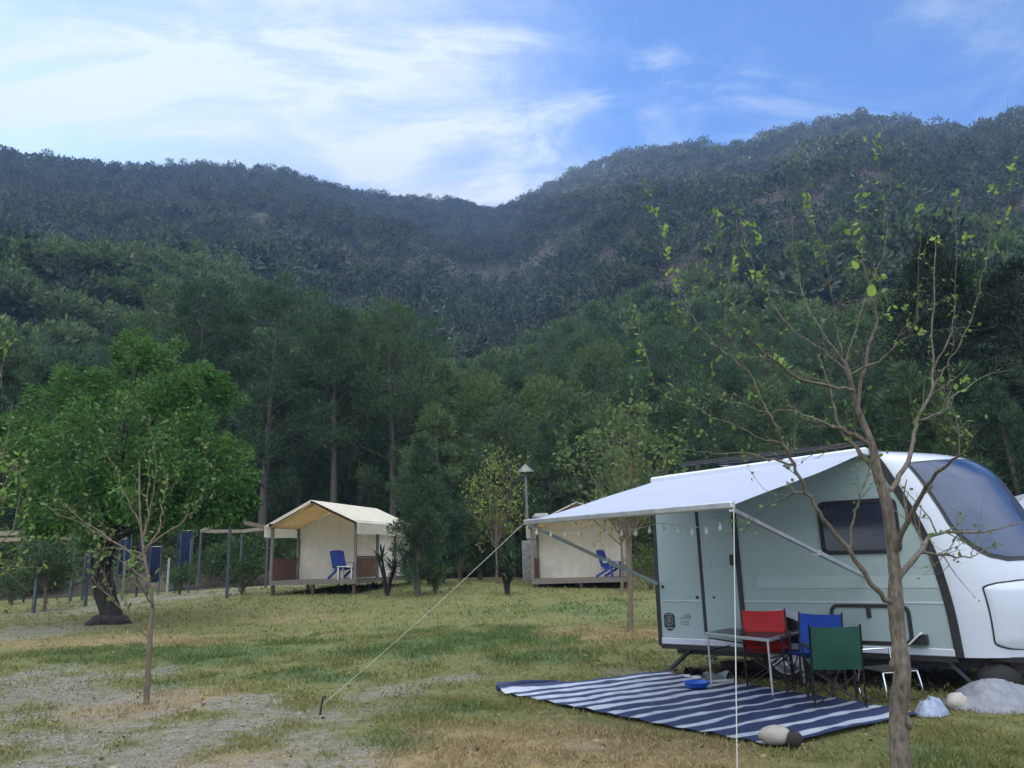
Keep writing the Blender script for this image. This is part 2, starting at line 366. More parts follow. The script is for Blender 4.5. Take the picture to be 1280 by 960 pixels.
M['blue_plastic'] = simple('blue_plastic', (0.02, 0.09, 0.42), 0.35, 0.1, 10)
M['grey_sheet'] = cloth('grey_sheet', (0.16, 0.172, 0.20), 0.0, 0.45, 0.25, 8, 0.9)
M['pale_bag'] = cloth('pale_bag', (0.26, 0.31, 0.42), 0.1, 0.4, 0.25, 14, 0.6)
M['card'] = simple('brown_card', (0.42, 0.27, 0.19), 0.8, 0.1)
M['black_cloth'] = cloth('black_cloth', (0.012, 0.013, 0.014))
M['grey_mark'] = simple('grey_mark', (0.16, 0.18, 0.19), 0.5, 0.1)
M['pale_post'] = simple('pale_post_paint', (0.28, 0.29, 0.30), 0.6, 0.1)
M['zinc'] = simple('zinc_sheet', (0.15, 0.15, 0.145), 0.5, 0.25, 8, metal=0.6)
M['stone'] = simple('stone_masonry', (0.22, 0.23, 0.23), 0.9, 0.35, 7, bump=0.6)

# ------------------------------------------------------------------ ground
def axis(lo, hi, st, far, grow=1.22):
    a = list(np.arange(lo, hi + 1e-6, st)); s = st
    while a[-1] < far: s *= grow; a.append(a[-1] + s)
    s = st
    while a[0] > -far: s *= grow; a.insert(0, a[0] - s)
    return np.array(a)
GRAV = [(20, 850, 1.3), (90, 925, 1.3), (210, 945, 1.0), (300, 920, 0.8), (395, 890, 0.9), (300, 880, 0.5), (480, 868, 0.7, .7), (560, 856, 0.7, .6), (660, 845, 0.6, .5), (20, 790, 2.0), (120, 760, 2.6), (220, 745, 3.0), (320, 735, 2.6), (60, 960, 1.2), (440, 940, 0.5), (60, 880, 1.0), (150, 905, .9), (0, 910, 1.0), (330, 885, .7), (240, 905, .7), (350, 935, .6), (150, 955, .8), (270, 955, .6), (90, 850, .9), (430, 875, .6, .8), (760, 838, .5, .5), (860, 833, .5, .5)]
DRY = [(183, 882, 0.75, 1.0), (240, 884, 0.5, .8), (110, 890, .6, .6), (787, 790, 1.3, 1.0), (735, 788, 1.0, .8), (40, 725, 5, .7), (110, 800, 1.6, .7), (650, 935, 1.0, .8), (780, 945, 0.8, .7), (560, 955, .7, .8), (430, 775, 2.0, .45), (890, 950, .5, .8), (1000, 958, 0.5, .5), (640, 765, 3, .25), (330, 775, 2.0, .5), (620, 743, 1.0, .7), (240, 800, 1.2, .6), (300, 958, .4, .7)]
GREEN = [(300, 815, 1.6, 1.), (170, 818, 1.3, 1.), (450, 815, 1.5, 1.), (600, 800, 2.0, 1.), (700, 825, 1.2, .8), (560, 880, 0.7, .7), (500, 930, .5, 1.), (640, 885, 0.6, .6), (1220, 950, 0.8, .5), (500, 750, 4, .5), (720, 760, 3, .6), (400, 845, .8, .8), (250, 850, .7, .7), (840, 800, 1.2, .6), (400, 790, 1.6, .6)]
def spots(lst, x, y, st=None):
    s = np.zeros_like(x)
    for q in lst:
        p = ground(q[0], q[1]); r = q[2]; a = q[3] if len(q) > 3 else 1.0
        s = np.maximum(s, 0.88 * a * np.exp(-(((x - p.x) / (r * 1.35)) ** 2 + ((y - p.y) / (r * 1.35)) ** 2) * 0.8))
    return s
def masks(x, y):
    n1 = fbm(x * 1.3 + 7, y * 1.3, 4); n2 = fbm(x * 0.45 + 31, y * 0.45 + 9, 4); n3 = fbm(x * 3.1 + 3, y * 3.1 + 77, 3)
    g = np.clip(sstep(spots(GRAV, x, y) + 1.2 * (n1 - 0.5) + 0.9 * (n3 - .5), 0.22, 1.0), 0, 1)
    d = np.clip(sstep(spots(DRY, x, y) + 1.0 * (n2 - 0.45) + 0.5 * (n3 - 0.5), 0.25, 0.85), 0, 1)
    e = np.clip(sstep(spots(GREEN, x, y) + 1.1 * (n1 - 0.5) + 0.3 * (n3 - .5), 0.25, 0.85), 0, 1)
    return g, d, e
gx = axis(-24, 16, 0.2, 1500); gy = axis(1, 40, 0.2, 1500)
GX, GY = np.meshgrid(gx, gy); nx, ny = len(gx), len(gy)
GZ = gz(GX, GY) + 0.03 * (fbm(GX * 1.1, GY * 1.1, 3) - 0.5) * (np.abs(GX) < 40)
GZ -= 3.0 * sstep(np.hypot(GX, GY), 300, 900)
idx = np.arange(nx * ny).reshape(ny, nx)
gf = np.stack([idx[:-1, :-1], idx[:-1, 1:], idx[1:, 1:], idx[1:, :-1]], -1).reshape(-1, 4)
mg, md, me_ = masks(GX.ravel(), GY.ravel())
m = Mat('meadow'); A = lambda a: m.n('ShaderNodeAttribute', attribute_name=a).outputs['Fac']
n_s = m.noise(38, 5, 0.65, 'Position'); n_m = m.noise(7, 5, 0.6, 'Position'); n_l = m.noise(1.1, 4, 0.6, 'Position')
grass = m.ramp(n_m, [(0.25, (0.075, 0.092, 0.034)), (0.5, (0.140, 0.148, 0.060)), (0.75, (0.215, 0.200, 0.090))])
dgrass = m.ramp(n_m, [(0.25, (0.050, 0.085, 0.030)), (0.7, (0.11, 0.150, 0.055))])
straw = m.ramp(n_m, [(0.25, (0.16, 0.125, 0.065)), (0.7, (0.30, 0.235, 0.125))])
grav = m.ramp(m.noise(60, 4, 0.7, 'Position'), [(0.3, (0.13, 0.122, 0.11)), (0.5, (0.225, 0.215, 0.20)), (0.72, (0.33, 0.32, 0.305))])
c = m.mix(A('green'), grass, dgrass); c = m.mix(A('dry'), c, straw)
c = m.mix(m.math('MULTIPLY', A('gravel'), m.rng(n_m, 0.3, 0.62, 0.15, 0.9)), c, grav)
c = m.mix(1.0, c, m.ramp(n_s, [(0.3, (0.72, 0.71, 0.68)), (0.7, (1.52, 1.50, 1.42))]), 'MULTIPLY')
m.l(c, m.b.inputs['Base Color']); m.b.inputs['Roughness'].default_value = 0.95; m.b.inputs['Specular IOR Level'].default_value = 0.15
m.bump(m.math('ADD', n_s, n_m), 0.9, 0.05)
prop(np_mesh('ground', np.stack([GX.ravel(), GY.ravel(), GZ.ravel()], 1), gf, m.m, smooth=True, attrs={'gravel': mg, 'dry': md, 'green': me_}), kind='structure')
def gmesh_z(x, y): return gz(x, y) + 0.03 * (fbm(x * 1.1, y * 1.1, 3) - 0.5)

# ------------------------------------------------------------------ hills: ridge read from the photo, own distances
RIDGE = [(-500, 190, 470), (-200, 175, 480), (0, 203, 480), (75, 214, 500), (150, 220, 520), (200, 222, 540), (250, 216, 550), (290, 220, 560), (350, 222, 570), (400, 238, 580), (460, 250, 590), (520, 257, 600), (560, 259, 610), (590, 264, 620), (622, 270, 620), (640, 266, 590), (660, 253, 560), (700, 236, 530), (740, 216, 510), (790, 200, 490), (840, 191, 475), (880, 195, 468), (930, 191, 460), (1000, 173, 450), (1050, 161, 445), (1090, 160, 440), (1130, 168, 436), (1200, 173, 430), (1240, 168, 425), (1280, 152, 420), (1450, 110, 410), (1900, 90, 400)]
_ra, _rs, _rd = [], [], []
for px, py, d in RIDGE:
    v = ray(px, py); h = math.hypot(v[0], v[1]); _ra.append(math.atan2(v[0], v[1])); _rs.append(v[2] / h); _rd.append(d)
def hill(az, d):
    az = np.asarray(az, float); d = np.asarray(d, float)
    s = np.interp(az, _ra, _rs); Rr = np.interp(az, _ra, _rd); zr = s * Rr + EYE
    q = np.clip((d - 42) / (Rr - 42), 0, None)
    x = d * np.sin(az); y = d * np.cos(az)
    z = 0.2 + (zr - 0.2) * np.minimum(q, 1) ** 1.22
    n = fbm(x / 70 + 9, y / 70 + 4, 4) - 0.5; gul = 1 - np.abs(2 * fbm(x / 120 + 21, y / 150 + 33, 3) - 1)
    env = np.sin(np.pi * np.clip(q, 0, 1)) ** 0.8
    z = z + env * (34 * n + 22 * (gul - 0.8))
    z = z + 8 * np.exp(-((az + 0.62) / 0.20) ** 2 - ((d - 175) / 55) ** 2)
    return np.where(q > 1, z - (d - Rr) * 0.42, z)
haz = np.linspace(R(-78), R(78), 330); hd = np.concatenate([np.linspace(38, 150, 40), np.linspace(155, 760, 120)])
HA, HD = np.meshgrid(haz, hd)
HZ = hill(HA, HD); HZ[0] -= 1.5
hn, wn_ = HA.shape; idx = np.arange(hn * wn_).reshape(hn, wn_)
hf = np.stack([idx[:-1, :-1], idx[:-1, 1:], idx[1:, 1:], idx[1:, :-1]], -1).reshape(-1, 4)
m = Mat('hillside'); n1 = m.noise(0.05, 6, 0.65, 'Position'); n2 = m.noise(0.35, 5, 0.7, 'Position')
c = m.ramp(n1, [(0.35, (0.055, 0.055, 0.040)), (0.55, (0.10, 0.088, 0.070)), (0.72, (0.125, 0.105, 0.09))])
c = m.mix(1.0, c, m.ramp(n2, [(0.35, (0.35, 0.40, 0.40)), (0.65, (1.5, 1.45, 1.4))]), 'MULTIPLY')
m.l(c, m.b.inputs['Base Color']); m.b.inputs['Roughness'].default_value = 1; m.b.inputs['Specular IOR Level'].default_value = 0.1
m.bump(n2, 1.0, 2.0)
prop(np_mesh('hills', np.stack([(HD * np.sin(HA)).ravel(), (HD * np.cos(HA)).ravel(), HZ.ravel()], 1), hf, m.m, smooth=True), kind='structure')

# air between here and the ridges
m = bpy.data.materials.new('morning_air'); m.use_nodes = True; t = m.node_tree; t.nodes.remove(t.nodes['Principled BSDF'])
pv = t.nodes.new('ShaderNodeVolumePrincipled'); pv.inputs['Color'].default_value = (0.37, 0.57, 1.0, 1); pv.inputs['Density'].default_value = 0.00034; pv.inputs['Anisotropy'].default_value = 0.25
t.links.new(pv.outputs[0], t.nodes['Material Output'].inputs['Volume'])
prop(MB().box((0, 350, 175), (1700, 1100, 366)).build('haze', m), kind='stuff')

# ------------------------------------------------------------------ foliage
def quads(C, D, ln, wd, rng, droop=0.0):
    """diamond leaves: base points C, directions D, lengths, widths -> verts, faces"""
    n = len(C); D = D / (np.linalg.norm(D, axis=1, keepdims=True) + 1e-9)
    r = rng.normal(size=(n, 3)); S = np.cross(D, r); S /= np.linalg.norm(S, axis=1, keepdims=True) + 1e-9
    ln = np.broadcast_to(ln, n)[:, None]; wd = np.broadcast_to(wd, n)[:, None]
    mid = C + D * ln * 0.45; tip = C + D * ln; tip[:, 2] -= droop * ln[:, 0]
    V = np.stack([C, mid + S * wd * 0.5, tip, mid - S * wd * 0.5], 1).reshape(-1, 3)
    return V, np.arange(4 * n).reshape(n, 4)
def unit(rng, n):
    v = rng.normal(size=(n, 3)); return v / np.linalg.norm(v, axis=1, keepdims=True)
def pine_proto(seed, H, cb, Rm, nclump, per, top=0.35, leaf=0.34, lw=0.10):
    """returns (leaf verts, faces, trunk MB); broad irregular crown of tufts on real limbs"""
    rng = np.random.default_rng(seed); tb = MB(); Cs = []; Ds = []
    lean = rng.normal(0, 0.02, 2); ph = rng.random() * 6
    axis_pt = lambda t: np.array([lean[0] * H * t + 0.012 * H * math.sin(3 * t + ph), lean[1] * H * t + 0.012 * H * math.cos(2.3 * t + ph), H * t])
    r0 = 0.016 * H + 0.05
    tb.tube([axis_pt(t) - np.array([0, 0, 0.25 if t == 0 else 0]) for t in np.linspace(0, 0.97, 10)], [r0 * (1.25 if i == 0 else 1) * (1 - 0.93 * t) for i, t in enumerate(np.linspace(0, 1, 10))], 8)
    for i in range(nclump):
        t = cb + (1 - cb) * ((i + rng.random()) / nclump) ** 0.9; u = (t - cb) / (1 - cb)
        prof = (0.45 + 0.55 * math.sin(min(1, u / 0.45 + 0.15) * math.pi / 2)) if u < 0.45 else (1 - ((u - 0.45) / 0.55) ** 1.7 * (1 - top * 0.4)); prof = max(prof, 0.12)
        a = i * 2.4 + rng.normal(0, 0.5); rr = Rm * prof * (0.45 + 0.62 * rng.random()); base = axis_pt(max(cb * 0.9, t - 0.06))
        c = axis_pt(t) + np.array([math.cos(a) * rr, math.sin(a) * rr, rng.normal(0, 0.025 * H) + 0.06 * rr])
        if i % 2 == 0 or rr > 0.5 * Rm: tb.tube([base, (base + c) / 2 + np.array([0, 0, -0.03 * rr]), c], [0.02 + 0.012 * rr, 0.015 + 0.006 * rr, 0.012], 4, False)
        cr = Rm * (0.22 + 0.20 * rng.random()) * (0.6 + 0.4 * prof)
        k = int(per * (0.6 + 0.8 * rng.random()) * (0.5 + 0.5 * prof)) + 6
        o = unit(rng, k) * (cr * rng.random((k, 1)) ** 0.45); o[:, 2] *= 0.72
        Cs.append(c + o); Ds.append(o / cr * 0.9 + np.array([math.cos(a) * 0.25, math.sin(a) * 0.25, 0.55]) + rng.normal(0, 0.35, (k, 3)))
    C = np.concatenate(Cs); D = np.concatenate(Ds); n = len(C)
    V, Fq = quads(C, D, leaf * (0.6 + 0.8 * rng.random(n)), lw * (0.7 + 0.6 * rng.random(n)), rng)
    return V, Fq, tb
PROTO = {}
def pine_tree(key, args, label, loc, s=1.0, rz=0.0, group=None, leafm='pine_leaf', name='pine_tree', barkm='bark', squash=1.0):
    """a new pine, or a copy of the first one grown from the same seed"""
    k = (key, leafm)
    if k not in PROTO:
        t = thing(name, label, 'tree', (0, 0, 0)); V, Fq, tb = pine_proto(*args)
        tb.build('trunk', M[barkm], t); np_mesh('crown', V, Fq, M[leafm], t); PROTO[k] = t
    else:
        t = copy_tree(PROTO[k]); t['label'] = label
        if 'group' in t: del t['group']
    if group: t['group'] = group
    t.location = loc; t.rotation_euler = (0, 0, rz); t.scale = (s * squash, s * squash, s)
    return t
def place(px, py_foot, d): p = at(px, py_foot, d); return p
def tallz(px, pytop, d, z0): return at(px, pytop, d).z - z0
TALL = [('a', (11, 16, 0.14, 3.6, 46, 400, 0.5, 0.30, 0.062)), ('b', (12, 16, 0.42, 3.3, 40, 400, 0.8, 0.30, 0.062)), ('c', (13, 16, 0.12, 3.9, 52, 370, 0.3, 0.30, 0.062)), ('d', (14, 16, 0.24, 3.2, 40, 420, 0.6, 0.30, 0.062))]
MIDP = [('e', (21, 10, 0.10, 2.4, 40, 230, 0.1, 0.30, 0.075)), ('f', (22, 10, 0.14, 2.8, 44, 220, 0.4, 0.30, 0.075)), ('g', (23, 10, 0.08, 2.1, 38, 230, 0.0, 0.30, 0.075)), ('h', (24, 10, 0.16, 3.0, 46, 210, 0.5, 0.30, 0.075))]
rr = random.Random(5)
def hz(x, y):
    d = math.hypot(x, y); g = float(gz(x, y))
    return max(g, float(hill(math.atan2(x, y), d))) if d > 40 else g
USED = []
GP = 'pines standing behind the cabins'
# the tall stand behind the left cabin and along the edge of the meadow: (px, top py, depth, label)
STAND = [(185, 372, 50, 'tall pine behind the mulberry tree, left end of the tall stand'), (232, 358, 47, 'tall pine rising just right of the mulberry crown'),
         (285, 366, 52, 'broad tall pine between the mulberry and the cream cabin'), (330, 350, 46, 'tallest pine of the stand, straight above the cream cabin left end'),
         (372, 372, 50, 'tall pine above the ridge of the cream cabin'), (412, 388, 46, 'tall pine with bare pale trunk behind the cream cabin'),
         (450, 392, 51, 'tall pine above the back of the cream cabin'), (488, 372, 47, 'tall pine with bare pale trunk behind the bushy conifer'),
         (520, 400, 52, 'right end pine of the tall stand above the bushy conifer'), (140, 400, 54, 'tall pine rising behind the mulberry crown'),
         (255, 430, 58, 'half hidden pine deep in the tall stand'), (430, 440, 60, 'shaded pine deep behind the cream cabin')]
for i, (px, pt, d, lb) in enumerate(STAND):
    b = at(px, 700, d); z0 = hz(b.x, b.y); h = at(px, pt, d).z - z0; k, a = TALL[i % 4]
    pine_tree(k, a, lb, (b.x, b.y, z0), h / 16.4, rr.random() * 6.28, GP, squash=0.95); USED.append((b.x, b.y, 3.0))
# lower pines of the second rank, to the right
SEC = [(565, 455, 50), (605, 470, 47), (650, 452, 52), (700, 468, 46), (745, 450, 53), (790, 462, 50), (835, 452, 54), (880, 470, 48), (930, 458, 52), (975, 476, 46), (1020, 470, 50), (1065, 480, 45), (1110, 470, 48),
       (60, 440, 48), (15, 430, 50), (-40, 410, 48), (100, 470, 44), (-90, 400, 46), (545, 500, 42), (760, 505, 41), (900, 505, 41), (640, 510, 43)]
for i, (px, pt, d) in enumerate(SEC):
    b = at(px, 700, d); z0 = hz(b.x, b.y); h = at(px, pt, d).z - z0; k, a = MIDP[i % 4]
    pine_tree(k, a, 'green pine in the rank along the meadow edge behind the cabins', (b.x, b.y, z0), h / 10.4, rr.random() * 6.28, 'green pines along the meadow edge'); USED.append((b.x, b.y, 2.2))
# right: dark dense pine, and feathery ones behind the caravan
for px, pt, d, sq, lb in [(1225, 305, 36, 1.0, 'dark dense pine rising over the caravan windscreen'), (1320, 330, 34, 1.1, 'dark dense pine cut by the photo edge behind the caravan')]:
    b = at(px, 700, d); z0 = hz(b.x, b.y); h = at(px, pt, d).z - z0
    pine_tree('i', (31, 16, 0.16, 3.4, 64, 480, 0.7, 0.28, 0.065), lb, (b.x, b.y, z0), h / 16.4, rr.random() * 6, None, 'dark_leaf', squash=sq); USED.append((b.x, b.y, 3.5))
for px, pt, d, lb in [(1165, 452, 27, 'feathery green pine just behind the caravan roof'), (1205, 470, 26, 'feathery green pine above the caravan windscreen'), (1248, 448, 28, 'feathery green pine above the caravan nose'), (1290, 470, 26, 'feathery green pine at the photo edge behind the nose'), (1120, 490, 29, 'low feathery pine behind the caravan roof rail'),
                  (1070, 500, 31, 'feathery pine behind the awning case end')]:
    b = at(px, 720, d); z0 = hz(b.x, b.y); h = at(px, pt, d).z - z0
    pine_tree('j', (41, 8, 0.05, 1.5, 50, 260, 0.0, 0.24, 0.042), lb, (b.x, b.y, z0), h / 8.2, rr.random() * 6, 'feathery pines behind the caravan'); USED.append((b.x, b.y, 1.5))
# bushy conifers of the meadow
for px, pf, pt, d, sq, lb in [(522, 732, 548, 27.8, 0.88, 'bushy conifer against the back corner of the cream cabin'), (552, 726, 585, 33, 1.0, 'smaller conifer right of the cream cabin'), (690, 725, 530, 39.5, 0.85, 'dark pointed conifer behind the stove chimney'), (735, 725, 525, 41, 0.9, 'conifer behind the second cabin and the awning'), (600, 722, 600, 37, 1.1, 'bushy conifer behind the leafy sapling')]:
    b = at(px, pf, d); z0 = hz(b.x, b.y); h = at(px, pt, d).z - z0
    pine_tree('k', (51, 6, 0.11, 1.25, 80, 260, 0.0, 0.17, 0.04), lb, (b.x, b.y, z0), h / 6.2, rr.random() * 6, None, 'blue_leaf', squash=sq); USED.append((b.x, b.y, 1.5))
# the wooded lower slope: the nearest pines one by one
cand = []
for d0 in np.arange(52, 175, 1.9):
    for _ in range(int(6 + d0 * 0.16)):
        az = R(rr.uniform(-38, 38)); d = d0 + rr.uniform(-1, 1); cand.append((d, d * math.sin(az), d * math.cos(az)))
cand.sort(); chosen = []; rest = []
for d, x, y in cand:
    if any((x - a) ** 2 + (y - b) ** 2 < c * c for a, b, c in USED): continue
    ok = all((x - a) ** 2 + (y - b) ** 2 > 10.0 for a, b in chosen[-260:])
    if not ok: continue
    chosen.append((x, y))
for i, (x, y) in enumerate(chosen[:250]):
    h = rr.uniform(6.5, 11.5) * (1 if abs(x) > 4 else .95); k, a = MIDP[rr.randrange(4)]
    pine_tree(k, a, 'green pine among many on the lower wooded slope', (x, y, hz(x, y) - 0.2), h / 10.4, rr.random() * 6.28, 'pines on the lower slope', squash=rr.uniform(0.9, 1.2))
# everything beyond: one wood over both hills
def far_wood(name, label, pts, K, leafm, seed, size=(6, 10), ls=1.0):
    rng = np.random.default_rng(seed); protos = []
    for v in range(6):
        nl = 7; lob = unit(rng, nl) * 0.23; lob[:, 2] = np.abs(lob[:, 2]) * 1.1 + 0.45 + 0.12 * rng.random(nl); lob[:, :2] *= 1.15
        o = unit(rng, K); c = lob[rng.integers(0, nl, K)] + o * 0.16 * rng.random((K, 1)) ** 0.3; dd = o * 0.8 + np.array([0, 0, 0.5]) + rng.normal(0, 0.3, (K, 3))
        V, Fq = quads(c, dd, ls * 0.17 * (0.6 + 0.8 * rng.random(K)), ls * 0.085 * (0.7 + 0.6 * rng.random(K)), rng)
        tr = np.array([[-.02, 0, -.1], [.02, 0, -.1], [.012, 0, .6], [-.012, 0, .6], [0, -.02, -.1], [0, .02, -.1], [0, .012, .6], [0, -.012, .6]])
        protos.append(np.concatenate([V, tr]))
    n = len(pts); kv = 4 * K + 8; out_ = np.empty((n, kv, 3), np.float32)
    pr = np.stack(protos)[rng.integers(0, 6, n)]; a = rng.random(n) * 6.283; s = rng.uniform(size[0], size[1], n) * (0.75 + 0.5 * rng.random(n)); w = rng.uniform(0.8, 1.25, n)
    ca, sa = np.cos(a)[:, None], np.sin(a)[:, None]
    out_[:, :, 0] = (pr[:, :, 0] * ca - pr[:, :, 1] * sa) * (s * w)[:, None] + pts[:, 0:1]
    out_[:, :, 1] = (pr[:, :, 0] * sa + pr[:, :, 1] * ca) * (s * w)[:, None] + pts[:, 1:2]
    out_[:, :, 2] = pr[:, :, 2] * s[:, None] + pts[:, 2:3]
    V = out_.reshape(-1, 3); o = np_mesh(name, V, np.arange(len(V)).reshape(-1, 4), M[leafm])
    return prop(o, kind='stuff', label=label, category='wood')
rest = np.array([(x, y, hz(x, y) - 0.2) for x, y in chosen[250:]])
far_wood('forest', 'green pine wood covering the lower slope', rest, 1300, 'pine_leaf', 3, (7.5, 11), 0.38)
rng = np.random.default_rng(9); n = 17000
d = np.sqrt(rng.uniform(125 ** 2, 640 ** 2, n)); az = R(1) * rng.uniform(-46, 46, n); x = d * np.sin(az); y = d * np.cos(az)
Rr = np.interp(az, _ra, _rd)
cover = fbm(x / 28 + 3, y / 28 + 60, 4) + 0.25 * (fbm(x / 7, y / 7, 2) - .5)
keep = (d < Rr + 12) & ((cover > 0.35 + 0.04 * (x > 0)) | (rng.random(n) < 0.36)) & (rng.random(n) < 0.8)
x, y, d, az = x[keep], y[keep], d[keep], az[keep]
pts = np.stack([x, y, hill(az, d) - 0.4], 1)
far_wood('hill_wood', 'dark scrub and pine wood covering both hills up to the ridge', pts, 180, 'hill_leaf', 4, (5, 12.5), 0.62)
# a line of separate pines along the skyline belongs to the same wood
azr = R(1) * rng.uniform(-44, 44, 420); dr = np.interp(azr, _ra, _rd) + rng.uniform(-8, 6, 420)
far_wood('ridge_wood', 'scattered pines standing along the skyline of the hills', np.stack([dr * np.sin(azr), dr * np.cos(azr), hill(azr, dr) - 0.5], 1), 150, 'hill_leaf', 6, (6, 10))
ns = 42000; ds = np.sqrt(rng.uniform(110 ** 2, 640 ** 2, ns)); azs = R(1) * rng.uniform(-45, 45, ns); ks = ds < np.interp(azs, _ra, _rd) + 3; ds, azs = ds[ks], azs[ks]
xs, ys = ds * np.sin(azs), ds * np.cos(azs); kk = fbm(xs / 17 + 90, ys / 17 + 14, 3) + 0.5 * (rng.random(len(xs)) - .5) > 0.34; xs, ys, ds, azs = xs[kk], ys[kk], ds[kk], azs[kk]
far_wood('scrub', 'low scrub between the trees of the hillsides', np.stack([xs, ys, hill(azs, ds) - 0.6], 1), 22, 'scrub_leaf', 8, (2.2, 4.2))

# dark undergrowth below the pines
rng = np.random.default_rng(12); pu = []
for _ in range(900):
    az = R(rng.uniform(-40, 40)); d = rng.uniform(43, 78); x, y = d * math.sin(az), d * math.cos(az); pu.append((x, y, hz(x, y) - 0.3))
far_wood('undergrowth', 'dark undergrowth below the pines', np.array(pu), 900, 'bush_leaf', 13, (1.4, 3.2), 0.4)

# ------------------------------------------------------------------ traced young trees
def leaf_set(pts, rng, ln, n_each, spread):
    C, D = [], []
    for p in pts:
        k = max(1, int(rng.poisson(n_each)))
        for _ in range(k):
            C.append(np.array(p) + rng.normal(0, spread, 3)); D.append(unit(rng, 1)[0] * 0.8 + np.array([0, 0, 0.35]))
    return np.array(C), np.array(D)
def ovate(C, D, ln, wd, rng):
    """six-cornered leaf with a folded midrib: two quads per leaf"""
    n = len(C); D = D / (np.linalg.norm(D, axis=1, keepdims=True) + 1e-9); r = rng.normal(size=(n, 3)); S = np.cross(D, r); S /= np.linalg.norm(S, axis=1, keepdims=True) + 1e-9
    Nn = np.cross(S, D); ln = np.asarray(ln)[:, None]; wd = np.asarray(wd)[:, None]
    a, b = C, C + D * ln; m1, m2 = C + D * ln * 0.33 - Nn * wd * 0.12, C + D * ln * 0.72 - Nn * wd * 0.10
    V = np.stack([a, C + D * ln * 0.30 + S * wd * 0.5, C + D * ln * 0.68 + S * wd * 0.42, b, C + D * ln * 0.68 - S * wd * 0.42, C + D * ln * 0.30 - S * wd * 0.5], 1).reshape(-1, 3)
    i = np.arange(n)[:, None] * 6
    return V, np.concatenate([i + np.array([[0, 1, 2, 3]]), i + np.array([[0, 3, 4, 5]])])
def traced_tree(name, label, cat, foot, Y, trunk, branches, r0, barkm, leafm, seed, leafn=1.0, leaf=0.05, twigs=2, group=None, rpx=None, spread=0.7):
    """trunk and branches follow pixel paths, each branch leaning to its own depth; tapering limbs, twigs, spurs and leaves"""
    rng = np.random.default_rng(seed); t = thing(name, label, cat, foot, 0, group); tb = MB(); lb = MB(); leafp = []
    tp = [at(x, y, Y) for x, y in trunk]; tp[0] = Vector(foot) - Vector((0, 0, 0.12))
    for i in range(2, len(tp)): tp[i] += Vector((0, rng.normal(0, 0.012), 0))
    kt = len(tp); rad = rpx or [r0 * (1.15 - 0.8 * i / (kt - 1)) for i in range(kt)]
    sp = crom(tp, 4); rs = np.interp(np.linspace(0, kt - 1, len(sp)), range(kt), rad)
    rs = [r * (1 + 0.03 * rng.normal()) for r in rs]
    tb.tube(sp, rs, 10); tb.build('trunk', M[barkm], t, True)
    def near_r(p):
        q = min(range(len(sp)), key=lambda i: (sp[i] - p).length); return rs[q], (sp[q] - p).length
    done = [(list(sp), list(rs))]
    def twig(p, d, ln, r, depth):
        n = 4; pts = [p]; dd = Vector(d)
        for i in range(n):
            dd = (dd + Vector(rng.normal(0, 0.22, 3)) + Vector((0, 0, 0.10))).normalized(); pts.append(pts[-1] + dd * ln / n)
        lb.tube(pts, [r * (1 - 0.7 * i / n) for i in range(n + 1)], 4, False)
        for q in pts[1:]: leafp.append(tuple(q))
        if depth > 0:
            for _ in range(rng.integers(1, 3)):
                k = rng.integers(1, n); twig(pts[k], (dd + Vector(rng.normal(0, 0.7, 3))).normalized(), ln * 0.5, r * 0.6, depth - 1)
    for bi, b in enumerate(branches):
        first = at(b[0][0], b[0][1], Y)
        best = min(((p - first).length * 1.0 + 0 * k, p, done[k][1][j]) for k in range(len(done)) for j, p in enumerate(done[k][0]))  if False else None
        # join to the nearest limb already grown (in the picture plane), then lean away in depth
        bp, br, bd = None, None, 1e9
        for P_, R_ in done:
            for p, r in zip(P_, R_):
                e = (p.x / p.y - first.x / first.y) ** 2 + ((p.z - EYE) / p.y - (first.z - EYE) / first.y) ** 2
                if e < bd: bd, bp, br = e, p, r
        dy = rng.normal(0, spread); n = len(b); Y0 = bp.y
        pts = [bp] + [at(x, y, Y0 + dy * (i / max(1, n - 1))) for i, (x, y) in enumerate(b) if i > 0]
        s2 = crom(pts, 4); rb = min(br * 0.72, r0 * 0.42) * (0.85 + 0.3 * rng.random()); m_ = len(s2)
        r2 = [max(0.0022, rb * (1 - 0.86 * (i / (m_ - 1)) ** 0.8)) for i in range(m_)]
        s2 = [p + Vector(rng.normal(0, 0.006 * Y / 5, 3)) if 0 < i else p for i, p in enumerate(s2)]
        lb.tube(s2, r2, 6, False); done.append((s2, r2))
        for i in range(m_ // 3, m_):
            leafp.append(tuple(s2[i])); leafp.append(tuple((s2[i] + s2[i - 1]) / 2))
        for _ in range(twigs):
            k = rng.integers(max(1, m_ // 5), m_ - 1); d = (s2[k + 1] - s2[k]).normalized()
            twig(s2[k], (d * 0.8 + Vector(rng.normal(0, 0.6, 3)) + Vector((0, 0, 0.2))).normalized(), rng.uniform(0.18, 0.5) * (Y / 5.0) ** 0.6, max(0.002, r2[k] * 0.5), 1)
    lb.build('branches', M[barkm], t, True)
    C, D = leaf_set(leafp, rng, leaf, leafn, leaf * 0.35)
    kk = rng.random(len(C)) < min(1.0, leafn); C, D = C[kk], D[kk]
    V, Fq = ovate(C, D, leaf * (0.45 + 0.9 * rng.random(len(C)) ** 1.5), leaf * 0.6 * (0.5 + 0.7 * rng.random(len(C))), rng)
    Mi = ROOT[t.name].inverted(); V = V + np.array(Mi.translation)
    o = np_mesh('leaves', V, Fq, M[leafm], t)
    return t, sp, done
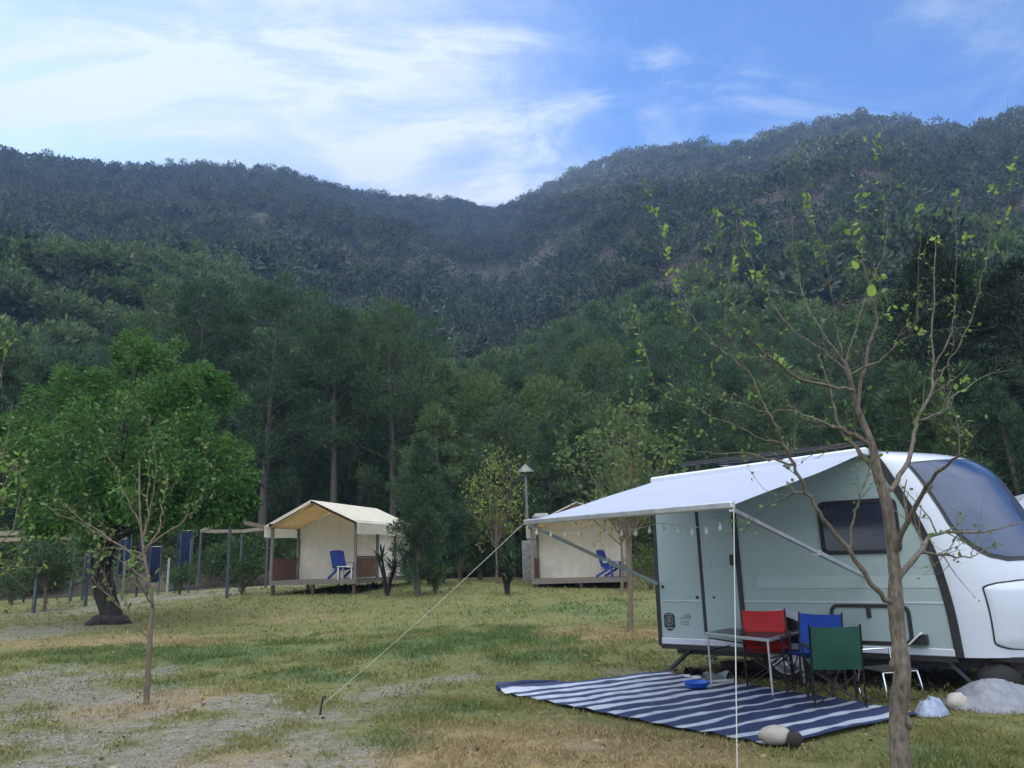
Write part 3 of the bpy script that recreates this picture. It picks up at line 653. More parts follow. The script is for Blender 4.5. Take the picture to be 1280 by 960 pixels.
def add_leaf(t, px, py, Y, ln, wd, rot, name='leaf'):
    p = at(px, py, Y); o = MB(); n = 10; pts = []
    ax = Vector((math.sin(rot), 0.15, math.cos(rot))).normalized(); sxv = Vector((math.cos(rot), 0.25, -math.sin(rot)))
    for i in range(n + 1):
        u = i / n; w = wd * 0.5 * math.sin(math.pi * u ** 0.68) ** 0.9; c = p + ax * (u - 0.5) * ln
        pts.append([c - sxv * w + Vector((0, -0.55 * w, 0)), c, c + sxv * w + Vector((0, -0.45 * w, 0.1 * w))])
    return o.grid(pts).build(name, M['fresh'], t, True)

# big young tree in the right foreground
FY = 5.15
fg, fsp, fd = traced_tree('young_tree', 'bare young tree in front of the caravan with sparse new leaves', 'tree', tuple(onz(1128, 1000, 0)), FY,
    [(1127, 1000), (1125, 945), (1126, 890), (1125, 840), (1123, 795), (1119, 757), (1118, 720), (1115, 682), (1106, 630), (1096, 589), (1089, 556), (1075, 509), (1062, 470), (1057, 453)],
    [[(1119, 760), (1100, 742), (1059, 686), (1029, 649), (1008, 615), (991, 581), (976, 547), (963, 521), (942, 479), (917, 432), (906, 398), (914, 338), (921, 274)],
     [(1106, 622), (1126, 596), (1140, 560), (1147, 526), (1164, 492), (1166, 466), (1166, 427), (1168, 363), (1169, 299)],
     [(1057, 453), (1075, 398), (1085, 360), (1104, 321), (1109, 278), (1102, 223), (1094, 175)],
     [(1057, 455), (1036, 427), (1013, 393), (1000, 355), (991, 295), (983, 205)],
     [(1054, 450), (1049, 423), (1040, 380), (1032, 321), (1018, 285), (1010, 227)],
     [(1060, 465), (1053, 457), (1019, 432), (985, 406), (964, 376), (946, 342), (929, 291), (925, 262)],
     [(1068, 490), (1057, 487), (1002, 474), (972, 453), (946, 432), (925, 406), (905, 360), (898, 270)],
     [(978, 556), (968, 551), (921, 534), (878, 513), (823, 487), (806, 440), (797, 402), (784, 366)],
     [(935, 468), (905, 440), (887, 423), (861, 389), (844, 355), (827, 291), (814, 258)],
     [(861, 389), (870, 370), (882, 355), (895, 312), (902, 275)],
     [(1164, 492), (1180, 462), (1194, 440), (1211, 406), (1224, 363), (1230, 334), (1250, 299), (1260, 257), (1268, 195)],
     [(1230, 334), (1237, 300), (1236, 272)],
     [(1079, 470), (1098, 450), (1122, 432), (1143, 406), (1147, 355), (1149, 290), (1151, 235)],
     [(1119, 725), (1150, 690), (1172, 668), (1228, 664), (1290, 652)],
     [(1150, 690), (1180, 694), (1212, 696), (1250, 680)],
     [(1059, 686), (1066, 650), (1074, 622), (1090, 577), (1092, 545)],
     [(991, 581), (960, 574), (924, 566), (880, 566), (849, 562)],
     [(1074, 508), (1084, 440), (1096, 400), (1080, 330), (1076, 240)],
     [(1147, 526), (1175, 515), (1200, 490), (1230, 470), (1262, 462)],
     [(1090, 556), (1060, 540), (1020, 525), (985, 512), (950, 520)],
     [(1166, 466), (1185, 430), (1192, 400), (1195, 350), (1196, 235)],
     [(1115, 690), (1140, 640), (1165, 600), (1190, 575), (1215, 560)],
     [(963, 521), (930, 505), (905, 500), (885, 470), (880, 440)],
     [(1008, 615), (980, 620), (950, 640), (930, 668)],
     [(1096, 589), (1070, 560), (1050, 535), (1042, 500), (1020, 440)]],
    0.050, 'fgbark', 'fresh', 3, 0.42, 0.040, 5, None,
    [0.066, 0.059, 0.055, 0.051, 0.045, 0.049, 0.038, 0.038, 0.036, 0.032, 0.025, 0.019, 0.015, 0.011], 0.55)
for px, py, ln, wd, r_ in [(1089, 363, .10, .075, .6), (1068, 331, .08, .055, -.2)]: add_leaf(fg, px, py, FY + rr.uniform(-.3, .3), ln, wd, r_)
rngc = np.random.default_rng(17); tipc = []
for px, py, r_ in [(1111, 396, 12), (1082, 232, 14), (1094, 178, 10), (1096, 192, 10), (1010, 243, 9), (1013, 271, 8), (834, 312, 8), (840, 338, 8), (830, 290, 7), (845, 360, 6), (1078, 262, 12), (1127, 432, 10), (1265, 212, 8), (1258, 270, 7), (1075, 305, 13), (940, 285, 10), (945, 345, 10), (930, 310, 10), (915, 332, 9), (803, 440, 7), (1195, 490, 12), (1205, 480, 8), (1150, 262, 7), (1196, 245, 6), (1205, 300, 6), (897, 268, 6), (818, 262, 5), (1008, 255, 8), (1068, 290, 9), (950, 300, 8), (1240, 240, 6), (1150, 415, 7), (1100, 345, 10), (975, 450, 6), (1170, 300, 5)]:
    for _ in range(7): tipc.append(np.array(at(px + rngc.normal(0, r_ * .45), py + rngc.normal(0, r_ * .6), FY + rngc.uniform(-.12, .12))))
C = np.array(tipc); D = unit(rngc, len(C)) + np.array([0, -0.1, 0.35]); V, Fq = ovate(C, D, 0.026 + 0.032 * rngc.random(len(C)), 0.016 + 0.020 * rngc.random(len(C)), rngc)
np_mesh('leaves', V - np.array(ROOT[fg.name].translation), Fq, M['fresh'], fg)
for px, py, r_ in [(1116, 830, .026), (1136, 903, .029)]:
    p = at(px, py, FY - 0.02); MB().lathe([(0.005, -r_ * 1.5), (r_ * 0.6, -r_), (r_ * .95, -r_ * .3), (r_ * 0.85, r_ * 0.4), (r_ * .45, r_), (0.005, r_ * 1.5)], p, 10).build('bark_knot', M['fgbark'], fg, True)

# sapling left of the gravel and its neighbour cut by the edge
sf = ground(183, 881); SY = sf.y
traced_tree('sapling', 'thin sapling with small leaves standing in a ring of straw', 'tree', tuple(sf), SY,
    [(183, 881), (185, 839), (188, 800), (188, 781), (190, 762), (186, 728), (181, 693), (178, 675), (175, 636), (174, 575)],
    [[(189, 799), (165, 775), (143, 754), (117, 722), (104, 700)], [(176, 656), (159, 626), (143, 586), (130, 559), (123, 533)], [(178, 675), (190, 631), (195, 586), (190, 549), (186, 527)],
     [(181, 690), (212, 664), (236, 645), (255, 612), (262, 573)], [(183, 697), (127, 666), (90, 640), (74, 623)], [(150, 690), (110, 660), (60, 635), (35, 607)], [(182, 693), (138, 685), (95, 690)],
     [(178, 675), (185, 640), (186, 600), (187, 560)], [(186, 728), (170, 715), (150, 700), (125, 690)], [(188, 760), (178, 735), (172, 715), (165, 690)], [(181, 693), (200, 655), (205, 625), (212, 600)]],
    0.030, 'sapbark', 'sap_leaf', 4, 0.55, 0.07, 4, None, None, 0.5)
ef = ground(-62, 890)
traced_tree('sapling', 'leafy sapling cut by the left edge of the photo', 'tree', tuple(ef), ef.y,
    [(-62, 890), (-60, 800), (-58, 720), (-55, 660), (-52, 600), (-50, 520)],
    [[(-58, 720), (-20, 700), (20, 708), (58, 711)], [(-56, 680), (-20, 650), (0, 620), (22, 570)], [(-54, 640), (-20, 600), (5, 560), (15, 500)], [(-52, 600), (-20, 540), (0, 480), (8, 435)], [(-55, 660), (-10, 640), (20, 632)], [(-50, 560), (-30, 480), (-10, 420)], [(-58, 700), (-15, 690), (15, 660), (30, 570)]],
    0.05, 'sapbark', 'fresh', 5, 0.5, 0.085, 4, None, None, 0.4)
# leafy saplings further back
def leafy(label, foot_px, top, width, seed, Ydep=None, leafn=1.6, name='sapling', leafm='sap_leaf', trunk_h=0.4):
    f = ground(*foot_px) if Ydep is None else Vector((at(*foot_px, Ydep).x, Ydep, float(gz(at(*foot_px, Ydep).x, Ydep))))
    rng = random.Random(seed); px, py = foot_px; fork = py + (top - py) * trunk_h
    br = []
    for i in range(11):
        a = (i - 5) / 5; ex = px + a * width * 0.5 * rng.uniform(0.7, 1.1); ey = top + abs(a) ** 1.5 * (fork - top) * 0.55 + rng.uniform(-6, 12)
        br.append([(px + a * 2, fork + rng.uniform(-4, 10)), (px + (ex - px) * 0.45, fork + (ey - fork) * 0.35), (px + (ex - px) * 0.8, fork + (ey - fork) * 0.7), (ex, ey)])
    return traced_tree(name, label, 'tree', tuple(f), f.y, [(px, py), (px + 1, (py + fork) / 2), (px, fork), (px + 2, (fork + top) / 2)], br, 0.06, 'sapbark', leafm, seed, leafn, 0.13, 9, None, None, 0.8)
leafy('leafy sapling in a straw ring between the two cabins', (620, 743), 575, 88, 21, None, 0.9)
leafy('leafy young tree behind the awning with a thin trunk in straw', (787, 790), 490, 140, 22, None, 0.8)
leafy('young tree with a dark trunk standing before the second cabin', (777, 746), 560, 110, 23, 27.5, 0.7)
leafy('low leafy young tree beside the left pergola', (56, 752), 690, 58, 24, 28.5, 2.2, 'young_tree', 'bush_leaf', 0.35)

# ------------------------------------------------------------------ mulberry with a leaning dark trunk
mf = ground(138, 779); mY = mf.y; msc = mY / FPX
t = thing('mulberry_tree', 'big round green mulberry tree with a dark leaning trunk', 'tree', tuple(mf))
tb = MB(); tr = crom([at(145, 786, mY), at(138, 765, mY), at(130, 735, mY), at(128, 700, mY), at(136, 660, mY), at(142, 620, mY), at(150, 560, mY)], 4)
tb.tube(tr, [0.31 * (1 - 0.5 * i / (len(tr) - 1)) * (1.25 if i == 0 else 1) for i in range(len(tr))], 12)
rng = np.random.default_rng(77); LOB = []
for px, py, r_, dy in [(165, 470, 48, 0), (110, 490, 42, .8), (215, 480, 46, -.6), (70, 540, 52, .4), (265, 525, 46, .5), (160, 540, 60, -1.5), (240, 570, 58, -.9), (110, 580, 60, -1.2), (45, 590, 48, -.2), (285, 590, 38, .2), (180, 600, 58, -1.6), (290, 630, 30, .2), (60, 635, 42, -.4), (120, 635, 46, -1.2), (250, 625, 44, -.8), (175, 445, 26, .2), (140, 520, 50, 1.6), (220, 540, 50, 1.8), (90, 610, 48, 1.6), (190, 630, 40, .8), (30, 550, 36, .6), (200, 640, 34, -1.2), (245, 490, 34, .3)]:
    c = at(px, py, mY + dy * 1.4); LOB.append((c, r_ * msc)); tb.tube([tr[len(tr) // 2 + rng.integers(0, len(tr) // 2)], c], [0.09, 0.02], 5, False)
tb.build('trunk', M['darkbark'], t, True)
Cs, Ds = [], []
for c, r_ in LOB:
    for _ in range(26):
        o = unit(rng, 1)[0]; o[2] = o[2] * 0.9 + 0.1; cc = np.array(c) + o * r_ * (0.55 + 0.55 * rng.random()); k = int(100 * (0.5 + rng.random()))
        q = unit(rng, k) * (r_ * 0.30 * rng.random((k, 1)) ** 0.5); Cs.append(cc + q); Ds.append(q * 1.2 + o * 0.5 + np.array([0, 0, 0.15]) + rng.normal(0, 0.4, (k, 3)))
C = np.concatenate(Cs); D = np.concatenate(Ds); V, Fq = quads(C, D, 0.125 * (0.6 + 0.8 * rng.random(len(C))), 0.066 * (0.6 + 0.8 * rng.random(len(C))), rng, 0.2)
np_mesh('crown', V - np.array(mf), Fq, M['mulberry'], t)
vb = MB()
for k in range(5):
    a = k * 1.3; vb.tube([p + Vector((0.26 * math.cos(a + i * 0.25), 0.26 * math.sin(a + i * 0.25), 0)) for i, p in enumerate(tr[2:18])], 0.03, 5)
vb.build('vine', M['darkbark'], t, True)
def boulder(name, mat, parent, c, r_, seed, sq=(1, 1, 0.7), world=True):
    g = np.random.default_rng(seed); b = MB(); rows = []
    for i in range(9):
        th = math.pi * i / 8; row = []
        for j in range(14):
            ph = 2 * math.pi * j / 14; d = Vector((math.sin(th) * math.cos(ph), math.sin(th) * math.sin(ph), math.cos(th)))
            k = 0.78 + 0.5 * float(fbm(d.x * 1.6 + seed * 3.1 + 20, d.y * 1.6 + d.z * 1.9 + 20, 3)); row.append(Vector(c) + Vector((d.x * sq[0], d.y * sq[1], d.z * sq[2])) * r_ * k)
        rows.append(row)
    return b.grid(rows, True, True).build(name, mat, parent, world)
for i, (px, py, r_) in enumerate([(116, 780, .19), (124, 776, .24), (137, 777, .30), (150, 777, .25), (160, 780, .18), (130, 782, .20), (146, 782, .21)]):
    p = at(px, py, mY - 0.35 + 0.1 * (i % 3)); o = boulder('stone', M['darkrock'], None, p, r_, 40 + i)
    tag(o, 'dark stone in the heap round the mulberry trunk foot', 'stone', 'dark stones round the mulberry trunk')

# ------------------------------------------------------------------ tent cabins on platforms
def tent_cabin(label, loc, rz, W_=3.5, Lp=1.9, Lt=3.4, rail_right=True, detail=True, plat=0.38):
    t = thing('tent_cabin', label, 'tent cabin', tuple(loc), rz); L_ = Lp + Lt; E_ = plat + 2.08; Pk = E_ + 0.80
    pl = MB(); pl.box((W_ / 2, L_ / 2, plat - 0.03), (W_ + 0.1, L_ + 0.1, 0.05))
    for y in np.arange(0.0, L_, 0.14): pl.box((W_ / 2, y + 0.07, plat + 0.008), (W_ + 0.12, 0.125, 0.024))
    pl.box((W_ / 2, -0.02, plat - 0.07), (W_ + 0.12, 0.05, 0.15)); pl.box((W_ + 0.02, L_ / 2, plat - 0.07), (0.05, L_, 0.15)); pl.box((-0.02, L_ / 2, plat - 0.07), (0.05, L_, 0.15))
    pl.build('platform', M['wood_grey'], t)
    for x in (0.06, W_ / 2, W_ - 0.06):
        for y in (0.06, L_ / 2, L_ - 0.06): MB().box((x, y, plat / 2 - 0.12), (0.1, 0.1, plat + 0.1)).build('leg', M['wood_dark'], t)
    for x, y in ((0, 0), (W_, 0), (0, Lp), (W_, Lp), (0, L_), (W_, L_), (W_, Lp + Lt / 2)): MB().box((x, y, (plat + E_) / 2), (0.10, 0.10, E_ - plat), bev=0.01).build('post', M['wood_grey'], t)
    rf = MB()
    for y in (0.0, Lp, L_):
        for x0, x1 in ((-0.12, W_ / 2), (W_ + 0.12, W_ / 2)): rf.beam((x0, y, E_ - 0.07), (x1, y, Pk), 0.07, 0.10)
    for x in (0, W_): rf.beam((x, -0.25, E_ + 0.02), (x, L_, E_ + 0.02), 0.07, 0.09)
    rf.beam((W_ / 2, -0.25, Pk), (W_ / 2, L_, Pk), 0.07, 0.10); rf.build('roof_frame', M['wood_dark'], t)
    roof = MB()
    for sgn in (0, 1):
        rows = []
        for i in range(9):
            u = i / 8; row = []
            for j in range(13):
                v = j / 12; y = -0.30 + v * (L_ + 0.5); sag = 0.035 * math.sin(math.pi * u) * abs(math.sin(math.pi * v * 3))
                x = W_ / 2 + (W_ / 2 + 0.18) * u * (1 if sgn else -1); row.append((x, y, Pk + 0.09 - (Pk - E_ + 0.10) * u - sag))
            rows.append(row)
        roof.grid([[Vector(p) for p in r] for r in rows])
    roof.build('roof', M['canvas_roof'], t)
    for sgn in (0, 1):
        x = W_ + 0.19 if sgn else -0.19; rows = []
        for i in range(4):
            rows.append([Vector((x + 0.012 * math.sin(j * 1.7 + i), -0.30 + j / 16 * (L_ + 0.5), E_ - 0.01 - i * 0.14 - 0.015 * math.sin(j * .9) * (i == 3))) for j in range(17)])
        MB().grid(rows).build('valance', M['canvas_roof'], t)
    ln = MB()
    for sgn in (-1, 1): ln.grid([[Vector((W_ / 2 + sgn * (W_ / 2 + 0.05) * i / 6, -0.22 + (Lp + 0.22) * j / 6, Pk - 0.03 - (Pk - E_ + .06) * i / 6 - 0.03 * math.sin(math.pi * i / 6))) for j in range(7)] for i in range(7)])
    ln.build('roof_lining', M['lining'], t)
    wl = MB(); z0 = plat + 0.02
    def sheet(p, q, h0, h1):
        rows = []
        for i in range(7):
            u = i / 6; rows.append([Vector((p[0] + (q[0] - p[0]) * j / 12, p[1] + (q[1] - p[1]) * j / 12, z0 + (h0 + (h1 - h0) * j / 12 - z0) * u)) + Vector(((q[1] - p[1]), -(q[0] - p[0]), 0)).normalized() * 0.018 * math.sin(j * 2.1 + i) for j in range(13)])
        wl.grid(rows)
    yf = Lp + 0.05
    sheet((0.06, yf), (W_ / 2, yf), E_ - .02, Pk - 0.10); sheet((W_ / 2, yf), (W_ - 0.06, yf), Pk - 0.10, E_ - .02)
    sheet((W_ - 0.06, yf), (W_ - 0.06, L_ - .05), E_ - .02, E_ - .02); sheet((W_ - 0.06, L_ - .05), (W_ / 2, L_ - .05), E_ - .02, Pk - .1); sheet((W_ / 2, L_ - .05), (0.06, L_ - .05), Pk - .1, E_ - .02); sheet((0.06, L_ - .05), (0.06, yf), E_ - .02, E_ - .02)
    wl.build('wall', M['canvas'], t)
    def railing(x):
        b = MB(); n = 12
        for i in range(n): b.box((x, 0.10 + (Lp - 0.2) * (i + .5) / n, plat + 0.42), (0.025, (Lp - 0.2) / n - 0.012, 0.72))
        b.box((x, Lp / 2, plat + 0.82), (0.07, Lp - 0.1, 0.06)); b.box((x, Lp / 2, plat + 0.10), (0.05, Lp - 0.1, 0.06)); b.build('railing', M['wood_red'], t)
    railing(0.0)
    if rail_right: railing(W_)
    return t
def deck_chair(label, loc, rz, group):
    t = thing('deck_chair', label, 'chair', tuple(loc), rz, group); w = 0.62
    b = MB()
    for i in range(6): b.box((-w / 2 + 0.05 + i * (w - 0.1) / 5, 0.33, 0.72), (0.09, 0.025, 0.78 - 0.03 * abs(i - 2.5)), Matrix.Rotation(R(-20), 3, 'X'))
    b.box((0, 0.36, 0.78), (w, 0.03, 0.07), Matrix.Rotation(R(-20), 3, 'X')); b.build('backrest', M['blue_paint'], t)
    b = MB()
    for i in range(5): b.box((0, -0.22 + i * 0.105, 0.40 - i * 0.018), (w, 0.09, 0.022))
    b.build('seat', M['blue_paint'], t)
    for s in (-1, 1):
        MB().box((s * (w / 2 + 0.04), -0.02, 0.60), (0.10, 0.68, 0.025)).build('armrest', M['blue_paint'], t)
        MB().box((s * (w / 2 + 0.02), -0.26, 0.295), (0.04, 0.09, 0.59)).build('leg', M['blue_paint'], t); MB().beam((s * (w / 2 + 0.02), -0.2, 0.37), (s * (w / 2 + 0.02), 0.48, 0.03), 0.04, 0.09).build('leg', M['blue_paint'], t)
    return t
def side_table(label, loc, rz):
    t = thing('side_table', label, 'table', tuple(loc), rz)
    MB().box((0, 0, 0.46), (0.62, 0.45, 0.03)).build('tabletop', M['white_paint'], t)
    for x in (-.27, .27):
        for y in (-.18, .18): MB().box((x, y, 0.222), (0.045, 0.045, 0.444)).build('leg', M['white_paint'], t)
    return t
def cab_at(px, py_foot, Y): p = at(px, py_foot, Y); return Vector((p.x, p.y, p.z))
c1 = cab_at(338, 740, 30.0); rz1 = R(-15)
tent_cabin('cream tent cabin on a raised wooden platform, its gabled porch open to the meadow', c1, rz1)
def inlocal(c, rz, x, y, z): return c + Matrix.Rotation(rz, 3, 'Z') @ Vector((x, y, z))
deck_chair('blue wooden chair on the porch of the cream cabin', inlocal(c1, rz1, 2.55, 0.85, 0.40), rz1 + R(60), 'blue porch chairs')
side_table('small white table beside the blue chair on the cream cabin porch', inlocal(c1, rz1, 3.02, 0.30, 0.40), rz1)
c2 = cab_at(667, 738, 31.0); rz2 = R(-8)
tent_cabin('tent cabin half hidden behind the awning, brown railing at its left', c2, rz2, 3.7)
deck_chair('blue wooden chair on the porch of the cabin behind the awning', inlocal(c2, rz2, 3.0, 0.9, 0.40), rz2 + R(60), 'blue porch chairs')
c3 = cab_at(612, 707, 46.0)
tent_cabin('farthest pale tent cabin glimpsed between sapling and awning tip', c3, R(-12), 3.6)

# stone oven with its stove pipe, behind the second cabin
op = at(664, 712, 36.5); opz = float(gz(op.x, op.y)); t = thing('stove_chimney', 'stove pipe with a conical cap on a grey masonry oven', 'chimney', (op.x, op.y, opz))
b = MB(); b.box((0.35, 0, 0.9), (1.5, 1.1, 1.8), bev=0.03); b.box((0.45, 0, 2.1), (1.2, 0.9, 0.7), bev=0.12); b.box((0.55, 0, 2.75), (0.85, 0.7, 0.6), bev=0.15); b.build('oven', M['stone'], t)
pz1 = at(664, 592, 36.5).z - opz; b = MB(); b.tube([(-0.12, -0.35, 2.2), (-0.12, -0.35, pz1)], 0.075, 10); b.tube([(-0.12, -0.35, 2.75), (0.3, -0.2, 2.7)], 0.07, 8); b.build('pipe', M['zinc'], t)
MB().lathe([(0.02, 0.42), (0.12, 0.34), (0.46, 0.03), (0.47, 0.0), (0.40, 0.0), (0.02, 0.2)], (-0.12, -0.35, pz1), 20).build('cap', M['zinc'], t)

# ------------------------------------------------------------------ pergolas, tarps, fence posts on the left
def post_foot(px, py, Y): p = at(px, py, Y); return Vector((p.x, p.y, float(gz(p.x, p.y))))
def pergola(label, posts, ztop, beams, matb):
    f = posts[0]; t = thing('pergola', label, 'pergola', tuple(f))
    for p in posts: MB().box((p.x, p.y, (p.z + ztop) / 2 - 0.05), (0.09, 0.09, ztop - p.z + 0.1)).build('post', M['steel_blue'], t, True)
    for a, b_ in beams: MB().beam((posts[a].x, posts[a].y, ztop + 0.08), (posts[b_].x, posts[b_].y, ztop + 0.08), 0.10, 0.16).build('beam', M[matb], t, True)
    return t
P1 = [post_foot(42, 762, 28), post_foot(-60, 762, 28.5), post_foot(88, 745, 33), post_foot(-30, 745, 33.5), post_foot(152, 745, 35), post_foot(108, 740, 30)]
pergola('steel pergola with pale roof beams at the left edge of the meadow', P1, at(42, 668, 28).z, [(0, 1), (0, 2), (1, 3), (2, 3), (2, 4), (0, 5)], 'wood_pale')
tt = MB()
P2 = [post_foot(248, 725, 38), post_foot(283, 752, 29.5), post_foot(332, 735, 37), post_foot(300, 722, 39.5)]
pergola('slim pergola with a pale beam between mulberry and cream cabin', P2, at(283, 652, 29.5).z, [(0, 3), (1, 2), (3, 2), (0, 1)], 'wood_pale')
def hung_tarp(label, px0, px1, pt, pb, Y):
    t = thing('tarp', label, 'tarp', tuple(post_foot(px0, pb, Y)), 0, 'blue tarps hung at the left'); zb = at(px0, pb, Y).z; zt = at(px0, pt, Y).z; xa = at(px0, pt, Y).x; xb = at(px1, pt, Y).x
    rows = [[Vector((xa + (xb - xa) * j / 24, Y + 0.07 * math.sin(j * 1.15) * (0.4 + 0.6 * i / 6), zt + (zb - zt) * i / 6 + 0.03 * math.sin(j * .6) * (i == 6))) for j in range(25)] for i in range(7)]
    MB().grid(rows).build('sheet', M['blue_tarp'], t, True)
    for x in (xa - 0.04, xb + 0.04):
        g0 = float(gz(x, Y)); MB().tube([(x, Y, g0 - .1), (x, Y, zt + 0.1)], 0.03, 8).build('pole', M['steel_blue'], t, True)
    MB().tube([(xa, Y, zt + .02), (xb, Y, zt + .02)], 0.015, 6).build('cord', M['rope'], t, True)
hung_tarp('blue tarp hanging just right of the mulberry trunk', 152, 164, 668, 718, 37)
hung_tarp('blue tarp hanging beside the pale post', 190, 201, 684, 728, 36)
hung_tarp('wide blue tarp hanging left of the slim pergola', 228, 241, 664, 718, 40)
hung_tarp('faded blue tarp hanging between the left pergola posts', 66, 80, 690, 725, 40)
for px, pf, Y, tp, lb in [(171, 735, 35, 668, 'blue painted post right of the mulberry trunk'), (184, 733, 36, 680, 'blue painted post left of the blue tarp by the pale post'), (219, 728, 37, 666, 'blue painted post left of the wide blue tarp'), (30, 745, 34, 672, 'blue painted post under the left pergola')]:
    p = post_foot(px, pf, Y); h = at(px, tp, Y).z - p.z; tag(MB().tube([p - Vector((0, 0, .1)), p + Vector((0, 0, h))], 0.045, 8).build('fence_post', M['blue_tarp']), lb, 'post')
wp = post_foot(209, 735, 32); tag(MB().box((wp.x, wp.y, wp.z + 0.78), (0.075, 0.075, 1.56), bev=0.012)  .build('post', M['pale_post']), 'pale wooden post standing in front of the blue tarp', 'post')
for px, pf, Y, tp, lb in [(103, 742, 34, 690, 'thin steel fence post just left of the mulberry trunk'), (153, 748, 32, 700, 'short wooden fence post just right of the mulberry trunk'), (236, 728, 36, 672, 'thin steel post in front of the wide blue tarp'), (20, 740, 36, 680, 'thin steel post behind the left pergola')]:
    p = post_foot(px, pf, Y); h = at(px, tp, Y).z - p.z; tag(MB().box((p.x, p.y, p.z + h / 2 - 0.05), (0.08, 0.08, h), bev=0.01).build('fence_post', M['wood_grey' if 'wooden' in lb else 'steel_blue']), lb, 'post')
for px, pf, Y, lb, h in [(303, 747, 31, 'small round bush in front of the slim pergola', 1.25), (225, 732, 34, 'low green bush beside the pale post', 1.2), (15, 735, 33, 'low bush under the left pergola', 1.3), (120, 735, 34, 'low bush left of the mulberry trunk', 1.4), (262, 725, 41, 'low bush below the wide blue tarp', 1.5), (815, 735, 30, 'pale green bush behind the rear edge of the caravan', 1.5), (640, 715, 40, 'round bush beside the farthest tent cabin', 1.6), (575, 720, 37, 'round bush behind the leafy sapling', 2.0), (545, 735, 28.5, 'low bush at the foot of the bushy conifer', 0.9)]:
    p = post_foot(px, pf, Y); rng = np.random.default_rng(int(px)); t = thing('bush', lb, 'bush', tuple(p)); b = MB(); Cs, Ds = [], []
    for k in range(16):
        a = rng.random() * 6.28; e = np.array([math.cos(a) * 0.42 * h * rng.random(), math.sin(a) * 0.42 * h * rng.random(), h * (0.45 + 0.5 * rng.random())])
        b.tube([(0, 0, -0.05), tuple(e * 0.5 + np.array([0, 0, .05])), tuple(e)], [0.03, 0.02, 0.006], 5, False); q = rng.normal(0, 0.13 * h, (46, 3)); Cs.append(e + q); Ds.append(q * 2 + np.array([0, 0, .4]) + rng.normal(0, .3, (46, 3)))
    b.build('stem', M['sapbark'], t); C = np.concatenate(Cs); C[:, 2] = np.maximum(C[:, 2], 0.1); V, Fq = quads(C, np.concatenate(Ds), 0.15 * (0.6 + 0.8 * rng.random(len(C))), 0.06, rng); np_mesh('foliage', V, Fq, M['bush_leaf'], t)
def yucca(label, px, pf, Y, h, seed, n=46):
    p = post_foot(px, pf, Y); rng = np.random.default_rng(seed); t = thing('yucca_plant', label, 'plant', tuple(p)); b = MB(); lf = MB(); heads = []
    for k in range(4):
        a = k * 1.7 + rng.random(); top = Vector((math.cos(a) * 0.28 * h * .5, math.sin(a) * 0.28 * h * .5, h * (0.35 + 0.5 * rng.random()))); b.tube([(0, 0, -.05), top * 0.5 + Vector((0, 0, .1)), top], [0.07, 0.05, 0.04], 7); heads.append(top)
    for hd_ in heads:
        for i in range(n // 2):
            a = rng.random() * 6.28; el = rng.uniform(-0.35, 1.3); d = Vector((math.cos(a) * math.cos(el), math.sin(a) * math.cos(el), math.sin(el))); l = 0.36 * h * rng.uniform(0.6, 1.1); s_ = d.cross(Vector((0, 0, 1))).normalized() * 0.035
            m_ = hd_ + d * l * 0.5; e = hd_ + d * l - Vector((0, 0, 0.12 * l)); lf.add([hd_ - s_ * .6, hd_ + s_ * .6, m_ + s_, m_ - s_, e], [(0, 1, 2, 3), (3, 2, 4)])
    b.build('stem', M['darkbark'], t); lf.build('leaves', M['yucca'], t)
yucca('dark branching yucca beside the cream cabin wall', 484, 737, 28.3, 2.0, 3)
yucca('spiky dark yucca right of the straw ringed sapling', 634, 738, 27.5, 1.45, 5, 70)

# ------------------------------------------------------------------ the caravan
A_ = onz(825, 805, 0.38); B_ = onz(1200, 822, 0.38); CR = math.atan2(B_.y - A_.y, B_.x - A_.x); CO = Vector((A_.x, A_.y, 0)); WC = 2.05
CM = Matrix.Translation(CO) @ Matrix.Rotation(CR, 4, 'Z')
def cw(u, v, z): return CM @ Vector((u, v, z))
cv = thing('caravan', 'small sage green and white caravan with a big tinted front window', 'caravan', tuple(CO), CR)
SIDE = [(3.44, .38), (3.42, .80), (3.38, 1.13), (3.32, 1.45), (3.21, 1.80), (3.12, 2.02), (3.02, 2.25), (2.93, 2.44), (2.86, 2.53), (2.74, 2.58)]
FRONT = [(4.40, .38), (4.45, .80), (4.41, 1.15), (4.29, 1.47), (4.14, 1.86), (4.03, 2.09), (3.90, 2.32), (3.66, 2.51), (3.25, 2.61), (2.74, 2.67)]
sc_ = [(p.x, p.z) for p in crom([Vector((a, 0, b)) for a, b in SIDE], 6)]; fc_ = [(p.x, p.z) for p in crom([Vector((a, 0, b)) for a, b in FRONT], 6)]
ns_ = len(sc_)
def nose(s, v, off=0.0):
    """point on the front shell: s 0..1 from the bottom edge up and over, v across"""
    def raw(s, v):
        i = min(max(s, 0), 1) * (ns_ - 1); k = min(int(i), ns_ - 2); f = i - k
        a = [sc_[k][j] * (1 - f) + sc_[k + 1][j] * f for j in (0, 1)]; b = [fc_[k][j] * (1 - f) + fc_[k + 1][j] * f for j in (0, 1)]
        w = max(0.0, 1 - abs(1 - 2 * v / WC) ** 1.65) ** (1 / 1.65); return Vector((a[0] + (b[0] - a[0]) * w, v, a[1] + (b[1] - a[1]) * w))
    p = raw(s, v)
    if off:
        e = 0.012; d1 = raw(min(s + e, 1), v) - raw(max(s - e, 0), v); vv = min(max(v, 0.02), WC - 0.02); d2 = raw(s, vv + 0.015) - raw(s, vv - 0.015); n = d2.cross(d1)
        n = n.normalized() if n.length > 1e-9 else Vector((1, 0, 0))
        if n.x < 0 and s < .85: n = -n
        if s >= .85 and n.z < 0: n = -n
        p = p + n * off
    return p
